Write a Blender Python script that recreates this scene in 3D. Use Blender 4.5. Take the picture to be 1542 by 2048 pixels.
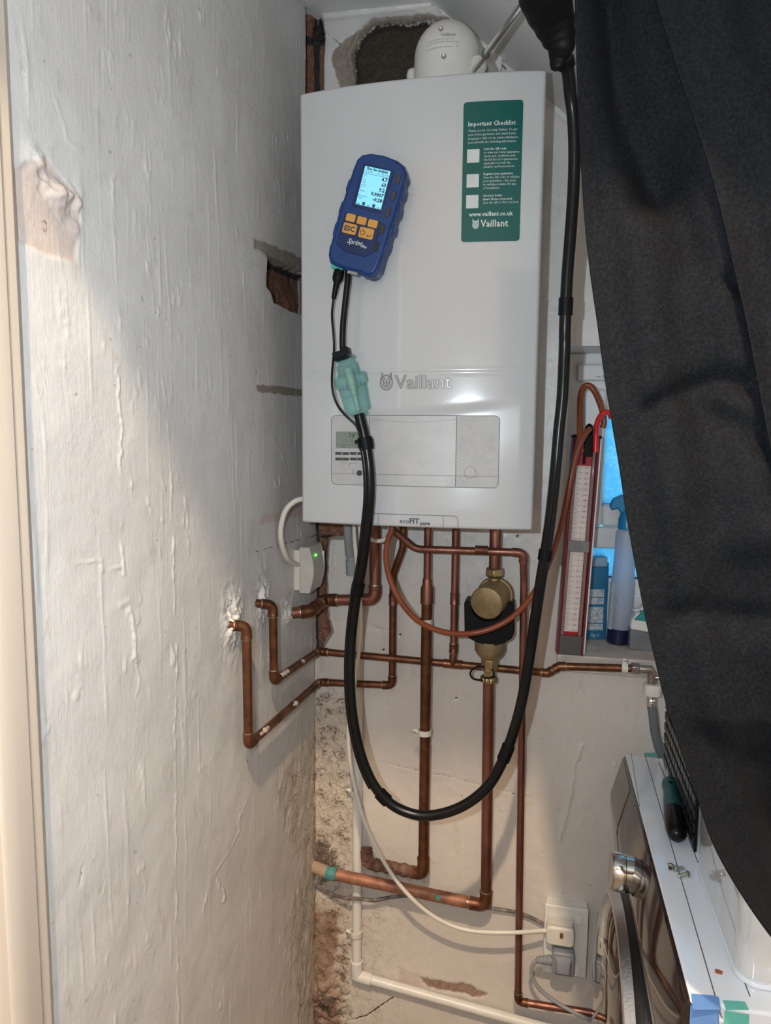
import bpy, math, random
import numpy as np
from mathutils import Vector, Matrix
random.seed(4)
S = bpy.context.scene
for o in list(bpy.data.objects): bpy.data.objects.remove(o)
COL = S.collection

# ------------------------------------------------------------------ camera
CAM = np.array([.4667, -1.4253, 1.4494]); YAW, PITCH, ROLL = [math.radians(a) for a in (12.2921, 6.2302, .4618)]
FPX = 1409.5
def _axes():
    cy, sy, cp, sp = math.cos(YAW), math.sin(YAW), math.cos(PITCH), math.sin(PITCH)
    f = np.array([-sy*cp, cy*cp, -sp]); r = np.array([cy, sy, 0.]); u = np.cross(r, f)
    c, s = math.cos(ROLL), math.sin(ROLL)
    return r*c+u*s, -r*s+u*c, f
AR, AU, AF = _axes()
def pt(px, py, x=None, y=None, z=None):
    """measured point of the photograph -> the place on a real plane of the room"""
    d = AF*FPX + AR*(px-771) - AU*(py-1024)
    for i, v in enumerate((x, y, z)):
        if v is not None: return Vector(CAM + d*(v-CAM[i])/d[i])
cam = bpy.data.cameras.new('camera'); co = bpy.data.objects.new('camera', cam); COL.objects.link(co)
cam.sensor_fit = 'VERTICAL'; cam.sensor_height = 24; cam.lens = FPX/2048*24; cam.clip_start = .01
co.matrix_world = Matrix(((AR[0], AU[0], -AF[0], CAM[0]), (AR[1], AU[1], -AF[1], CAM[1]), (AR[2], AU[2], -AF[2], CAM[2]), (0, 0, 0, 1)))
S.camera = co

# ------------------------------------------------------------------ light and exposure
S.view_settings.view_transform = 'Standard'; S.view_settings.look = 'None'
S.view_settings.exposure = 0.28; S.view_settings.gamma = 1; S.view_settings.use_curve_mapping = False
W = bpy.data.worlds.new('sky'); S.world = W; W.use_nodes = True
W.node_tree.nodes['Background'].inputs[0].default_value = (.20, .62, .88, 1)
W.node_tree.nodes['Background'].inputs[1].default_value = 1.7
def lamp(name, kind, loc, energy, color, size):  # a real lamp
    l = bpy.data.lights.new(name, kind); l.energy = energy; l.color = color
    l.shadow_soft_size = size
    o = bpy.data.objects.new(name, l); o.location = loc; COL.objects.link(o); return o
flash = lamp('phone_flash', 'POINT', Vector(CAM) + Vector(AR)*-.075 + Vector(AU)*.03, 21, (.79, .91, 1.0), .006)
bulb = lamp('hall_ceiling_bulb', 'POINT', (.50, -1.92, 2.925), 178, (1, .76, .52), .028)

# ------------------------------------------------------------------ node helpers
def new_mat(name):
    m = bpy.data.materials.new(name); m.use_nodes = True
    nt = m.node_tree; b = nt.nodes['Principled BSDF']; return m, nt, b
def N(nt, t, **k):
    n = nt.nodes.new(t)
    for a, v in k.items():
        if a.startswith('i_'):
            key = a[2:]; key = int(key) if key.isdigit() else key.replace('_', ' ')
            n.inputs[key].default_value = v
        else: setattr(n, a, v)
    return n
def coords(nt, scale=(1, 1, 1)):
    tc = N(nt, 'ShaderNodeTexCoord'); mp = N(nt, 'ShaderNodeMapping'); mp.inputs['Scale'].default_value = scale
    nt.links.new(tc.outputs['Object'], mp.inputs[0]); return mp.outputs[0]
def noise(nt, vec, scale, detail=4, rough=.55):
    n = N(nt, 'ShaderNodeTexNoise', i_Scale=scale, i_Detail=detail, i_Roughness=rough)
    nt.links.new(vec, n.inputs['Vector']); return n.outputs['Fac']
def ramp(nt, fac, stops):
    r = N(nt, 'ShaderNodeValToRGB'); cr = r.color_ramp
    while len(cr.elements) < len(stops): cr.elements.new(.5)
    for e, (p, c) in zip(cr.elements, stops):
        e.position = p; e.color = (c, c, c, 1) if isinstance(c, (int, float)) else (*c, 1)
    nt.links.new(fac, r.inputs[0]); return r.outputs[0]
def mixc(nt, fac, a, b):
    m = N(nt, 'ShaderNodeMix', data_type='RGBA')
    for s, v in ((0, fac), (6, a), (7, b)):
        if hasattr(v, 'is_linked') or isinstance(v, bpy.types.NodeSocket): nt.links.new(v, m.inputs[s])
        else: m.inputs[s].default_value = v if isinstance(v, (int, float)) else (*v, 1)
    return m.outputs[2]
def math_(nt, op, a, b=0., c=0.):
    m = N(nt, 'ShaderNodeMath', operation=op)
    for i, v in enumerate((a, b, c)):
        if isinstance(v, bpy.types.NodeSocket): nt.links.new(v, m.inputs[i])
        else: m.inputs[i].default_value = v
    return m.outputs[0]
def bump(nt, b, h, strength, dist):
    n = N(nt, 'ShaderNodeBump', i_Strength=strength, i_Distance=dist)
    nt.links.new(h, n.inputs['Height']); nt.links.new(n.outputs[0], b.inputs['Normal'])
def pm(name, col, rough=.5, metal=0., col2=None, vs=30, vdet=4, lo=.35, hi=.65, bs=0, bscale=200, coat=0., trans=0., ior=1.45, emit=0., stretch=(1, 1, 1), rough2=None, sheen=0., alpha=1., spec=None):
    m, nt, b = new_mat(name); L = nt.links
    b.inputs['Base Color'].default_value = (*col, 1); b.inputs['Roughness'].default_value = rough
    b.inputs['Metallic'].default_value = metal; b.inputs['Coat Weight'].default_value = coat
    b.inputs['Transmission Weight'].default_value = trans; b.inputs['IOR'].default_value = ior
    b.inputs['Sheen Weight'].default_value = sheen; b.inputs['Alpha'].default_value = alpha
    if spec is not None: b.inputs['Specular IOR Level'].default_value = spec
    if emit: b.inputs['Emission Color'].default_value = (*col, 1); b.inputs['Emission Strength'].default_value = emit
    v = coords(nt, stretch)
    if col2 is None: col2 = tuple(c*.9 for c in col)
    n = noise(nt, v, vs, vdet); f = ramp(nt, n, [(lo, 0.), (hi, 1.)])
    L.new(mixc(nt, f, col, col2), b.inputs['Base Color'])
    if rough2 is not None:
        mr = N(nt, 'ShaderNodeMapRange', i_To_Min=rough, i_To_Max=rough2); L.new(f, mr.inputs[0]); L.new(mr.outputs[0], b.inputs['Roughness'])
    if bs: bump(nt, b, noise(nt, v, bscale, 3), bs, .002)
    return m

# ------------------------------------------------------------------ mesh helpers
class MB:
    def __init__(s): s.v = []; s.f = []
    def add(s, vs, fs, M=None):
        k = len(s.v); s.v += [tuple((M @ Vector(v)) if M else v) for v in vs]; s.f += [tuple(i+k for i in f) for f in fs]; return s
    def box(s, a, b, M=None):
        x0, y0, z0 = a; x1, y1, z1 = b
        return s.add([(x0,y0,z0),(x1,y0,z0),(x1,y1,z0),(x0,y1,z0),(x0,y0,z1),(x1,y0,z1),(x1,y1,z1),(x0,y1,z1)],
                     [(0,3,2,1),(4,5,6,7),(0,1,5,4),(1,2,6,5),(2,3,7,6),(3,0,4,7)], M)
    def tube(s, path, r, n=16, caps=True, flat=1.):
        P = [Vector(p) for p in path]; m = len(P); R = r if isinstance(r, (list, tuple)) else [r]*m
        T = [(P[min(i+1, m-1)]-P[max(i-1, 0)]).normalized() for i in range(m)]
        a = Vector((0, 0, 1)) if abs(T[0].z) < .9 else Vector((1, 0, 0))
        u = T[0].cross(a).normalized(); vs = []; fs = []
        for i in range(m):
            u = (u - T[i]*u.dot(T[i])).normalized(); w = T[i].cross(u)
            for k in range(n):
                t = 2*math.pi*k/n; vs.append(P[i]+(u*math.cos(t)+w*math.sin(t)*flat)*R[i])
        for i in range(m-1):
            for k in range(n): fs.append((i*n+k, i*n+(k+1) % n, (i+1)*n+(k+1) % n, (i+1)*n+k))
        if caps: fs.append(tuple(range(n))[::-1]); fs.append(tuple((m-1)*n+k for k in range(n)))
        return s.add([tuple(v) for v in vs], fs)
    def lathe(s, prof, org=(0, 0, 0), axis=(0, 0, 1), n=40, caps=True, mod=None):
        A = Vector(axis).normalized(); a = Vector((1, 0, 0)) if abs(A.x) < .9 else Vector((0, 1, 0))
        u = A.cross(a).normalized(); w = A.cross(u); O = Vector(org); vs = []; fs = []; m = len(prof)
        for (r, h) in prof:
            for k in range(n):
                t = 2*math.pi*k/n; q = r*(mod(t) if mod else 1)
                vs.append(tuple(O+A*h+(u*math.cos(t)+w*math.sin(t))*q))
        for i in range(m-1):
            for k in range(n): fs.append((i*n+k, i*n+(k+1) % n, (i+1)*n+(k+1) % n, (i+1)*n+k))
        if caps: fs.append(tuple(range(n))[::-1]); fs.append(tuple((m-1)*n+k for k in range(n)))
        return s.add(vs, fs)
    def prism(s, out, fn, d0, d1):
        """outline (u, v) -> solid between depths d0, d1 ; fn(u, v, d) -> xyz"""
        n = len(out); vs = [tuple(fn(u, v, d0)) for u, v in out] + [tuple(fn(u, v, d1)) for u, v in out]
        return s.add(vs, [tuple(range(n))[::-1], tuple(range(n, 2*n))] + [(i, (i+1) % n, n+(i+1) % n, n+i) for i in range(n)])
    def text(s, txt, size, fn, align='LEFT', bold=0., shear=0., sx=1., depth=.0002, res=2, sp=1.):
        c = bpy.data.curves.new('t', 'FONT'); c.body = txt; c.size = size; c.align_x = align; c.offset = bold; c.shear = shear; c.space_character = sp
        c.resolution_u = res; c.extrude = 0
        o = bpy.data.objects.new('t', c); COL.objects.link(o)
        me = bpy.data.meshes.new_from_object(o.evaluated_get(bpy.context.evaluated_depsgraph_get()))
        s.add([tuple(fn(v.co.x*sx, v.co.y, depth)) for v in me.vertices], [tuple(p.vertices) for p in me.polygons])
        bpy.data.objects.remove(o); bpy.data.curves.remove(c); bpy.data.meshes.remove(me); return s
    def build(s, name, mat, parent=None, world=True, bevel=0., seg=2, smooth=True, ang=40):
        v = s.v
        if parent is not None and world:
            Mi = ROOTM[parent.name].inverted(); v = [tuple(Mi @ Vector(p)) for p in v]
        me = bpy.data.meshes.new(name); me.from_pydata(v, [], s.f); me.validate()
        if smooth:
            me.polygons.foreach_set('use_smooth', [True]*len(me.polygons)); me.set_sharp_from_angle(angle=math.radians(ang))
        me.materials.append(mat)
        o = bpy.data.objects.new(name, me); COL.objects.link(o)
        if parent is not None: o.parent = parent; ROOTM[o.name] = ROOTM[parent.name]
        else: ROOTM[o.name] = Matrix.Identity(4)
        if bevel:
            b = o.modifiers.new('bevel', 'BEVEL'); b.width = bevel; b.segments = seg; b.limit_method = 'ANGLE'; b.angle_limit = math.radians(35)
        return o
ROOTM = {}
def thing(name, label, cat, loc, M=None, group=None):
    o = bpy.data.objects.new(name, None); COL.objects.link(o); o.empty_display_size = .02
    m = M if M is not None else Matrix.Translation(Vector(loc)); o.matrix_world = m; ROOTM[o.name] = m
    o['label'] = label; o['category'] = cat
    if group: o['group'] = group
    return o
def tag(o, label, cat, group=None):
    o['label'] = label; o['category'] = cat
    if group: o['group'] = group
    return o
def struct(o): o['kind'] = 'structure'; return o
def rrect(x0, z0, x1, z1, r, n=5):
    o = []
    for cx, cz, a in ((x1-r, z1-r, 0), (x0+r, z1-r, 90), (x0+r, z0+r, 180), (x1-r, z0+r, 270)):
        for k in range(n+1):
            t = math.radians(a+90*k/n); o.append((cx+r*math.cos(t), cz+r*math.sin(t)))
    return o
def smooth_path(P, n=10):
    P = [Vector(p) for p in P]; Q = [P[0]*2-P[1]] + P + [P[-1]*2-P[-2]]; out = []
    for i in range(1, len(Q)-2):
        a, b, c, d = Q[i-1:i+3]
        for k in range(n):
            t = k/n; out.append(.5*((2*b)+(c-a)*t+(2*a-5*b+4*c-d)*t*t+(3*b-a-3*c+d)*t**3))
    out.append(P[-1]); return out
def fillet(P, rad):
    P = [Vector(p) for p in P]; out = [P[0]]; arcs = []
    for i in range(1, len(P)-1):
        R = rad[i-1] if isinstance(rad, (list, tuple)) else rad
        a = (P[i-1]-P[i]); b = (P[i+1]-P[i]); la, lb = a.length, b.length; a.normalize(); b.normalize()
        ang = a.angle(b); d = min(R/math.tan(ang/2), la*.49, lb*.49)
        p0, p1 = P[i]+a*d, P[i]+b*d; seg = []
        for k in range(9):
            t = k/8; seg.append((1-t)**2*p0+2*t*(1-t)*P[i]+t*t*p1)
        arcs.append((seg, a, b)); out += seg
    out.append(P[-1]); return out, arcs

# ------------------------------------------------------------------ numpy noise for the plaster
def hsh(i, j, s):
    h = (i*374761393 + j*668265263 + s*1442695041) & 0xffffffff
    h = ((h ^ (h >> 13))*1274126177) & 0xffffffff
    return ((h ^ (h >> 16)) & 0xffff)/65535.
def vn(U, V, s):
    i = np.floor(U).astype(np.int64); j = np.floor(V).astype(np.int64); a = U-i; b = V-j
    a = a*a*(3-2*a); b = b*b*(3-2*b)
    return (hsh(i, j, s)*(1-a)+hsh(i+1, j, s)*a)*(1-b)+(hsh(i, j+1, s)*(1-a)+hsh(i+1, j+1, s)*a)*b
def fbm(U, V, f, o=4, s=1):
    t = 0; a = .5; n = 0
    for k in range(o): t = t+a*vn(U*f, V*f, s+k*7); n += a; a *= .55; f = f*2.03 if not isinstance(f, tuple) else f
    return t/n
def sdf(poly, U, V):
    d = np.full(U.shape, 1e9); ins = np.zeros(U.shape, bool); n = len(poly)
    for i in range(n):
        (x0, y0), (x1, y1) = poly[i], poly[(i+1) % n]; ex, ey = x1-x0, y1-y0
        t = np.clip(((U-x0)*ex+(V-y0)*ey)/(ex*ex+ey*ey+1e-12), 0, 1)
        d = np.minimum(d, np.hypot(U-x0-t*ex, V-y0-t*ey))
        c = ((y0 > V) != (y1 > V)) & (U < (x1-x0)*(V-y0)/(y1-y0+1e-12)+x0); ins ^= c
    return np.where(ins, d, -d)
def line_d(P, U, V):
    d = np.full(U.shape, 1e9)
    for (x0, y0), (x1, y1) in zip(P, P[1:]):
        ex, ey = x1-x0, y1-y0; t = np.clip(((U-x0)*ex+(V-y0)*ey)/(ex*ex+ey*ey+1e-12), 0, 1)
        d = np.minimum(d, np.hypot(U-x0-t*ex, V-y0-t*ey))
    return d
def sm(s, w): return np.clip(.5+s/(2*w), 0, 1)
def gs(d, w): return np.exp(-(d/w)**2)
def B(*ps): return [(lambda p: (p.x, p.z))(pt(a, b, y=0)) for a, b in ps]
def Lw(*ps): return [(lambda p: (-p.y, p.z))(pt(a, b, x=0)) for a, b in ps]

# ------------------------------------------------------------------ plaster material (attributes say where the paint is gone)
def plaster():
    m, nt, b = new_mat('old_painted_plaster'); L = nt.links; v = coords(nt)
    A = lambda n: N(nt, 'ShaderNodeAttribute', attribute_name=n).outputs['Fac']
    fine = noise(nt, v, 160, 5, .65); mid = noise(nt, v, 38, 5, .6); big = noise(nt, v, 6, 3)
    streak = noise(nt, coords(nt, (1, 1, .045)), 420, 2)
    base = mixc(nt, ramp(nt, big, [(.35, 0.), (.7, 1.)]), (.65, .645, .635), (.58, .568, .555))
    base = mixc(nt, math_(nt, 'MULTIPLY', ramp(nt, mid, [(.55, 0.), (.72, 1.)]), .35), base, (.50, .45, .41))
    base = mixc(nt, math_(nt, 'MULTIPLY', ramp(nt, streak, [(.5, 0.), (.8, 1.)]), .25), base, (.70, .68, .66))
    base = mixc(nt, math_(nt, 'MULTIPLY', A('aged_warm_light'), ramp(nt, mid, [(.3, .7), (.7, 1.)])), base, (.62, .545, .48))  # warm tint low on the walls: aged paint plus lamp bounce put into the colour
    speck = ramp(nt, noise(nt, v, 75, 2, .5), [(.735, 0.), (.75, 1.)])
    base = mixc(nt, math_(nt, 'MULTIPLY', speck, .5), base, (.2, .17, .15))
    scf = ramp(nt, noise(nt, coords(nt, (1, 1, .35)), 26, 6, .7), [(.60, 0.), (.66, 1.)])
    base = mixc(nt, math_(nt, 'MULTIPLY', scf, .38), base, (.47, .42, .37))
    chip = ramp(nt, noise(nt, coords(nt, (1, 1, .5)), 64, 5, .75), [(.655, 0.), (.675, 1.)])
    base = mixc(nt, math_(nt, 'MULTIPLY', chip, .55), base, (.80, .78, .75))
    wob = math_(nt, 'ADD', math_(nt, 'MULTIPLY', math_(nt, 'SUBTRACT', fine, .5), .9), math_(nt, 'MULTIPLY', math_(nt, 'SUBTRACT', mid, .5), .7))
    def layer(base, attr, ca, cb, lo=.45, hi=.55, amt=1., w=1.):
        f = ramp(nt, math_(nt, 'ADD', A(attr), math_(nt, 'MULTIPLY', wob, w)), [(lo, 0.), (hi, 1.)])
        f = math_(nt, 'MULTIPLY', f, math_(nt, 'GREATER_THAN', A(attr), .02))
        col = mixc(nt, ramp(nt, fine, [(.38, 0.), (.62, 1.)]), ca, cb)
        return mixc(nt, math_(nt, 'MULTIPLY', f, amt), base, col), f
    base, _ = layer(base, 'bright', (.78, .76, .73), (.72, .70, .67))
    base, _ = layer(base, 'pink', (.52, .42, .37), (.60, .50, .45), .4, .6, .75)
    base, _ = layer(base, 'tan', (.19, .155, .115), (.30, .25, .19), .42, .56, .9)
    base, _ = layer(base, 'damp', (.42, .34, .26), (.64, .58, .50), .35, .75, .85)
    base, _ = layer(base, 'rust', (.16, .075, .045), (.33, .19, .12), .42, .7, .85)
    # mould speckle and cracks inside the damp
    vor = N(nt, 'ShaderNodeTexVoronoi', feature='DISTANCE_TO_EDGE', i_Scale=52.); 
    vv = N(nt, 'ShaderNodeVectorMath', operation='ADD'); nz = N(nt, 'ShaderNodeTexNoise', i_Scale=45., i_Detail=3.)
    sc = N(nt, 'ShaderNodeVectorMath', operation='SCALE'); sc.inputs['Scale'].default_value = .03
    L.new(v, nz.inputs['Vector']); L.new(nz.outputs['Color'], sc.inputs[0]); L.new(v, vv.inputs[0]); L.new(sc.outputs[0], vv.inputs[1]); L.new(vv.outputs[0], vor.inputs['Vector'])
    crack = ramp(nt, vor.outputs['Distance'], [(.0, 1.), (.075, 0.)])
    crackm = math_(nt, 'MULTIPLY', crack, math_(nt, 'MULTIPLY', A('mould'), ramp(nt, mid, [(.4, 0.), (.55, 1.)])))
    base = mixc(nt, math_(nt, 'MULTIPLY', crackm, .95), base, (.07, .045, .03))
    base, _ = layer(base, 'mould', (.05, .035, .025), (.17, .11, .075), .64, .78, .92, 1.7)
    base, _ = layer(base, 'bare', (.032, .024, .016), (.062, .047, .033))
    base, _ = layer(base, 'brick', (.13, .055, .035), (.27, .13, .08))
    base, _ = layer(base, 'dark', (.012, .01, .01), (.035, .03, .025))
    L.new(base, b.inputs['Base Color'])
    dull = math_(nt, 'MINIMUM', math_(nt, 'ADD', math_(nt, 'ADD', A('bare'), A('brick')), math_(nt, 'ADD', A('damp'), A('tan'))), 1.)
    r = N(nt, 'ShaderNodeMapRange', i_To_Min=.36, i_To_Max=.85); L.new(dull, r.inputs[0]); L.new(r.outputs[0], b.inputs['Roughness'])
    h = math_(nt, 'ADD', math_(nt, 'MULTIPLY', mid, .45), math_(nt, 'MULTIPLY', fine, .28))
    h = math_(nt, 'ADD', h, math_(nt, 'MULTIPLY', streak, .22)); h = math_(nt, 'ADD', h, math_(nt, 'MULTIPLY', math_(nt, 'MULTIPLY', fine, dull), 1.4))
    h = math_(nt, 'SUBTRACT', h, math_(nt, 'MULTIPLY', crackm, 1.5)); h = math_(nt, 'ADD', h, math_(nt, 'MULTIPLY', chip, .30)); h = math_(nt, 'SUBTRACT', h, math_(nt, 'MULTIPLY', scf, .12))
    bump(nt, b, h, .55, .0022)
    return m
PL = plaster()
ATT = ('aged_warm_light', 'bright', 'pink', 'tan', 'damp', 'rust', 'mould', 'bare', 'brick', 'dark')
def grid_wall(name, u0, u1, v0, v1, step, fn, place, hole=None):
    nu = int(round((u1-u0)/step)); nv = int(round((v1-v0)/step))
    U, V = np.meshgrid(np.linspace(u0, u1, nu+1), np.linspace(v0, v1, nv+1)); U = U.ravel(); V = V.ravel()
    D, M = fn(U, V); co_ = np.stack(place(U, V, D), 1).astype(np.float32)
    i = np.arange(nv)[:, None]*(nu+1)+np.arange(nu)[None, :]; i = i.ravel()
    q = np.stack([i, i+1, i+nu+2, i+nu+1], 1)
    if hole:
        cu = U[q].mean(1); cv = V[q].mean(1); keep = ~((cu > hole[0]) & (cu < hole[1]) & (cv > hole[2]) & (cv < hole[3])); q = q[keep]
    me = bpy.data.meshes.new(name); me.vertices.add(len(U)); me.vertices.foreach_set('co', co_.ravel())
    me.loops.add(q.size); me.loops.foreach_set('vertex_index', q.ravel().astype(np.int32))
    me.polygons.add(len(q)); me.polygons.foreach_set('loop_start', np.arange(0, q.size, 4, dtype=np.int32))
    me.polygons.foreach_set('use_smooth', np.ones(len(q), bool)); me.update(calc_edges=True); me.validate()
    for a in ATT:
        at = me.attributes.new(a, 'FLOAT', 'POINT'); val = M.get(a)
        at.data.foreach_set('value', (np.zeros(len(U)) if val is None else np.clip(val, 0, 1)).astype(np.float32))
    me.materials.append(PL); o = bpy.data.objects.new(name, me); COL.objects.link(o); return struct(o)

# window opening (measured)
WX0, WX1, WZ0, WZ1 = .517, .93, 1.004, 1.622
def back_fn(U, V):
    M = {}; n1 = fbm(U, V, 70, 4, 3)-.5; n2 = fbm(U, V, 22, 4, 9)-.5; wob = n1*.012+n2*.02
    D = (fbm(U, V, 9, 3, 5)-.5)*.004+(fbm(U, V, 60, 4, 8)-.5)*.0010
    D += np.maximum(fbm(U, V*.35, 90, 3, 21)-.68, 0)*.006
    hole = sdf(B((712, 260), (712, 165), (704, 108), (722, 72), (748, 47), (800, 43), (850, 42), (893, 44), (910, 58), (935, 80), (955, 110), (955, 260)), U, V)+wob*.45
    M['bare'] = sm(hole, .006); D -= .028*sm(hole, .004)*(1+.25*n1); D += .004*gs(np.abs(hole+.006), .005)
    t = sdf(B((664, 122), (668, 102), (690, 78), (712, 66), (722, 72), (708, 110), (712, 195), (684, 190)), U, V)+wob*.4
    M['tan'] = sm(t, .006)*.95; D -= .002*sm(t, .003)
    band = gs(np.abs(hole+.004), .006)*.7; M['tan'] = np.maximum(M['tan'], band)
    top = sdf(B((618, 76), (622, 30), (628, 12), (640, 26), (648, 76)), U, V)+wob*.4
    slot = sdf(B((600, 76), (648, 76), (645, 130), (644, 300), (600, 300)), U, V)+wob*.12
    M['dark'] = np.maximum(sm(top, .004)*.85, .95*gs(line_d(B((614, 76), (645, 78)), U, V), .006)); M['brick'] = sm(slot, .004)*.75
    D -= .022*sm(top, .004)+.016*sm(slot, .003)
    M['dark'] = np.maximum(M['dark'], .9*sm(slot, .003)*gs(U-.004, .008))
    br = sdf(B((650, 12), (695, 14), (700, 22), (716, 20), (724, 26), (745, 14), (772, 10), (800, 16), (850, 24), (890, 40), (886, 20), (850, -8), (770, -5), (760, 8), (700, 9)), U, V)+wob*.35
    M['bright'] = sm(br, .004); D += .0012*sm(br, .002)
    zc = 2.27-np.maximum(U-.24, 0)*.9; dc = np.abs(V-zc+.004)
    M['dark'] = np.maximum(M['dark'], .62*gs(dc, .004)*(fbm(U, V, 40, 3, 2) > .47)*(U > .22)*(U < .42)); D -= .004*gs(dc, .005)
    # bare brick under the boiler and the chase down the corner
    bk = sdf(B((600, 1000), (712, 1000), (706, 1072), (656, 1074), (652, 1105), (650, 1185), (654, 1240), (662, 1262), (640, 1300), (600, 1310)), U, V)+wob*.25
    M['brick'] = np.maximum(M['brick'], sm(bk, .005)); D -= .014*sm(bk, .004)*(1+.6*n2*3)
    M['dark'] = np.maximum(M['dark'], .9*sm(bk, .004)*np.maximum(gs(U-.003, .005), gs(line_d(B((640, 1075), (706, 1074)), U, V), .005)))
    M['tan'] = np.maximum(M['tan'], .8*gs(np.abs(bk+.004), .005))
    # peeling paint and damp in the corner
    edge = .075+.05*(fbm(V*0+3, V, 7, 3, 4)-.3)
    dz = np.clip((.93-V)/.08, 0, 1); da = sm(edge-U+wob, .018)*dz
    da2 = sm(.19-U+wob*2, .05)*np.clip((.60-V)/.12, 0, 1)*.55
    M['damp'] = np.clip(np.maximum(da, da2), 0, 1)*.85
    D += da*((fbm(U, V, 45, 4, 31)-.5)*.007)
    M['mould'] = np.maximum(np.clip(da*1.0, 0, .62)*(.75+.25*fbm(U, V, 12, 2, 6)), .55*da2)
    blob = gs(np.hypot(U-.02, (V-.50)/1.8), .05); M['mould'] = np.maximum(M['mould'], .95*blob)
    ru = sm(.075-U+wob*1.6, .025)*np.clip((.43-V)/.06, 0, 1)*np.clip((V-.02)/.05, 0, 1); M['rust'] = ru*.72
    kn = gs(np.hypot(U-.03, (V-.17)/1.3), .045); D += kn*.018*(1+n1*2); M['mould'] = np.maximum(M['mould'], kn*.9)
    sc = sdf(B((838, 1952), (868, 1960), (905, 1968), (925, 1966), (975, 1990), (960, 1996), (900, 1984), (862, 1978), (842, 1966)), U, V)+wob*.5
    M['rust'] = np.maximum(M['rust'], sm(sc, .006)*.9); D -= .0025*sm(sc, .003)
    pk = sdf(B((800, 1935), (840, 1945), (850, 1975), (800, 1965)), U, V)+wob*.5; M['pink'] = sm(pk, .008)
    r3 = gs(line_d(B((725, 1712), (760, 1738), (850, 1755)), U, V), .022); M['rust'] = np.maximum(M['rust'], .48*r3); M['damp'] = np.maximum(M['damp'], .6*r3)
    # scar, cracks, joints
    for P, w, a in ((B((700, 1512), (800, 1532), (920, 1560), (1062, 1596)), .0011, .55), (B((680, 1250), (740, 1258), (800, 1262)), .001, .4), (B((655, 1245), (690, 1240), (745, 1252), (760, 1262)), .006, .35),
                    (B((698, 2040), (735, 2030), (760, 2012), (785, 1995)), .0022, .7), (B((1099, 195), (1122, 217), (1140, 232)), .0012, .6), (B((660, 1078), (712, 1080)), .0012, .6), (B((645, 60), (672, 82), (680, 88)), .0015, .7), (B((1098, 470), (1100, 640)), .0007, .4)):
        l = gs(line_d(P, U+n1*.006, V+n1*.006), w); M['dark'] = np.maximum(M['dark'], a*l); D -= .0015*l
    ll = gs(line_d(B((1165, 1490), (1150, 1530), (1140, 1600), (1120, 1680)), U+n1*.01, V), .003); D += .003*ll
    for (a, b_, r) in ((1035, 1072, .0035), (800, 1270, .003), (767, 1300, .003), (912, 1397, .003), (705, 1262, .004)):
        q = B((a, b_))[0]; g = gs(np.hypot(U-q[0], V-q[1]), r); D -= .004*g; M['dark'] = np.maximum(M['dark'], g*.95)
    return D, M
_bf = back_fn
def back_fn2(U, V):
    D, M = _bf(U, V); M['brick'] = np.where(U < .0005, 1, M['brick']); M['aged_warm_light'] = np.clip((1.30-V+(fbm(U, V, 5, 3, 91)-.5)*.5)/.35, 0, 1)*.85; return D, M
grid_wall('wall_back', -.03, .96, 0, 2.30, .0025, back_fn2, lambda U, V, D: (U, -D, V), hole=(WX0, WX1, WZ0, WZ1))

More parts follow.
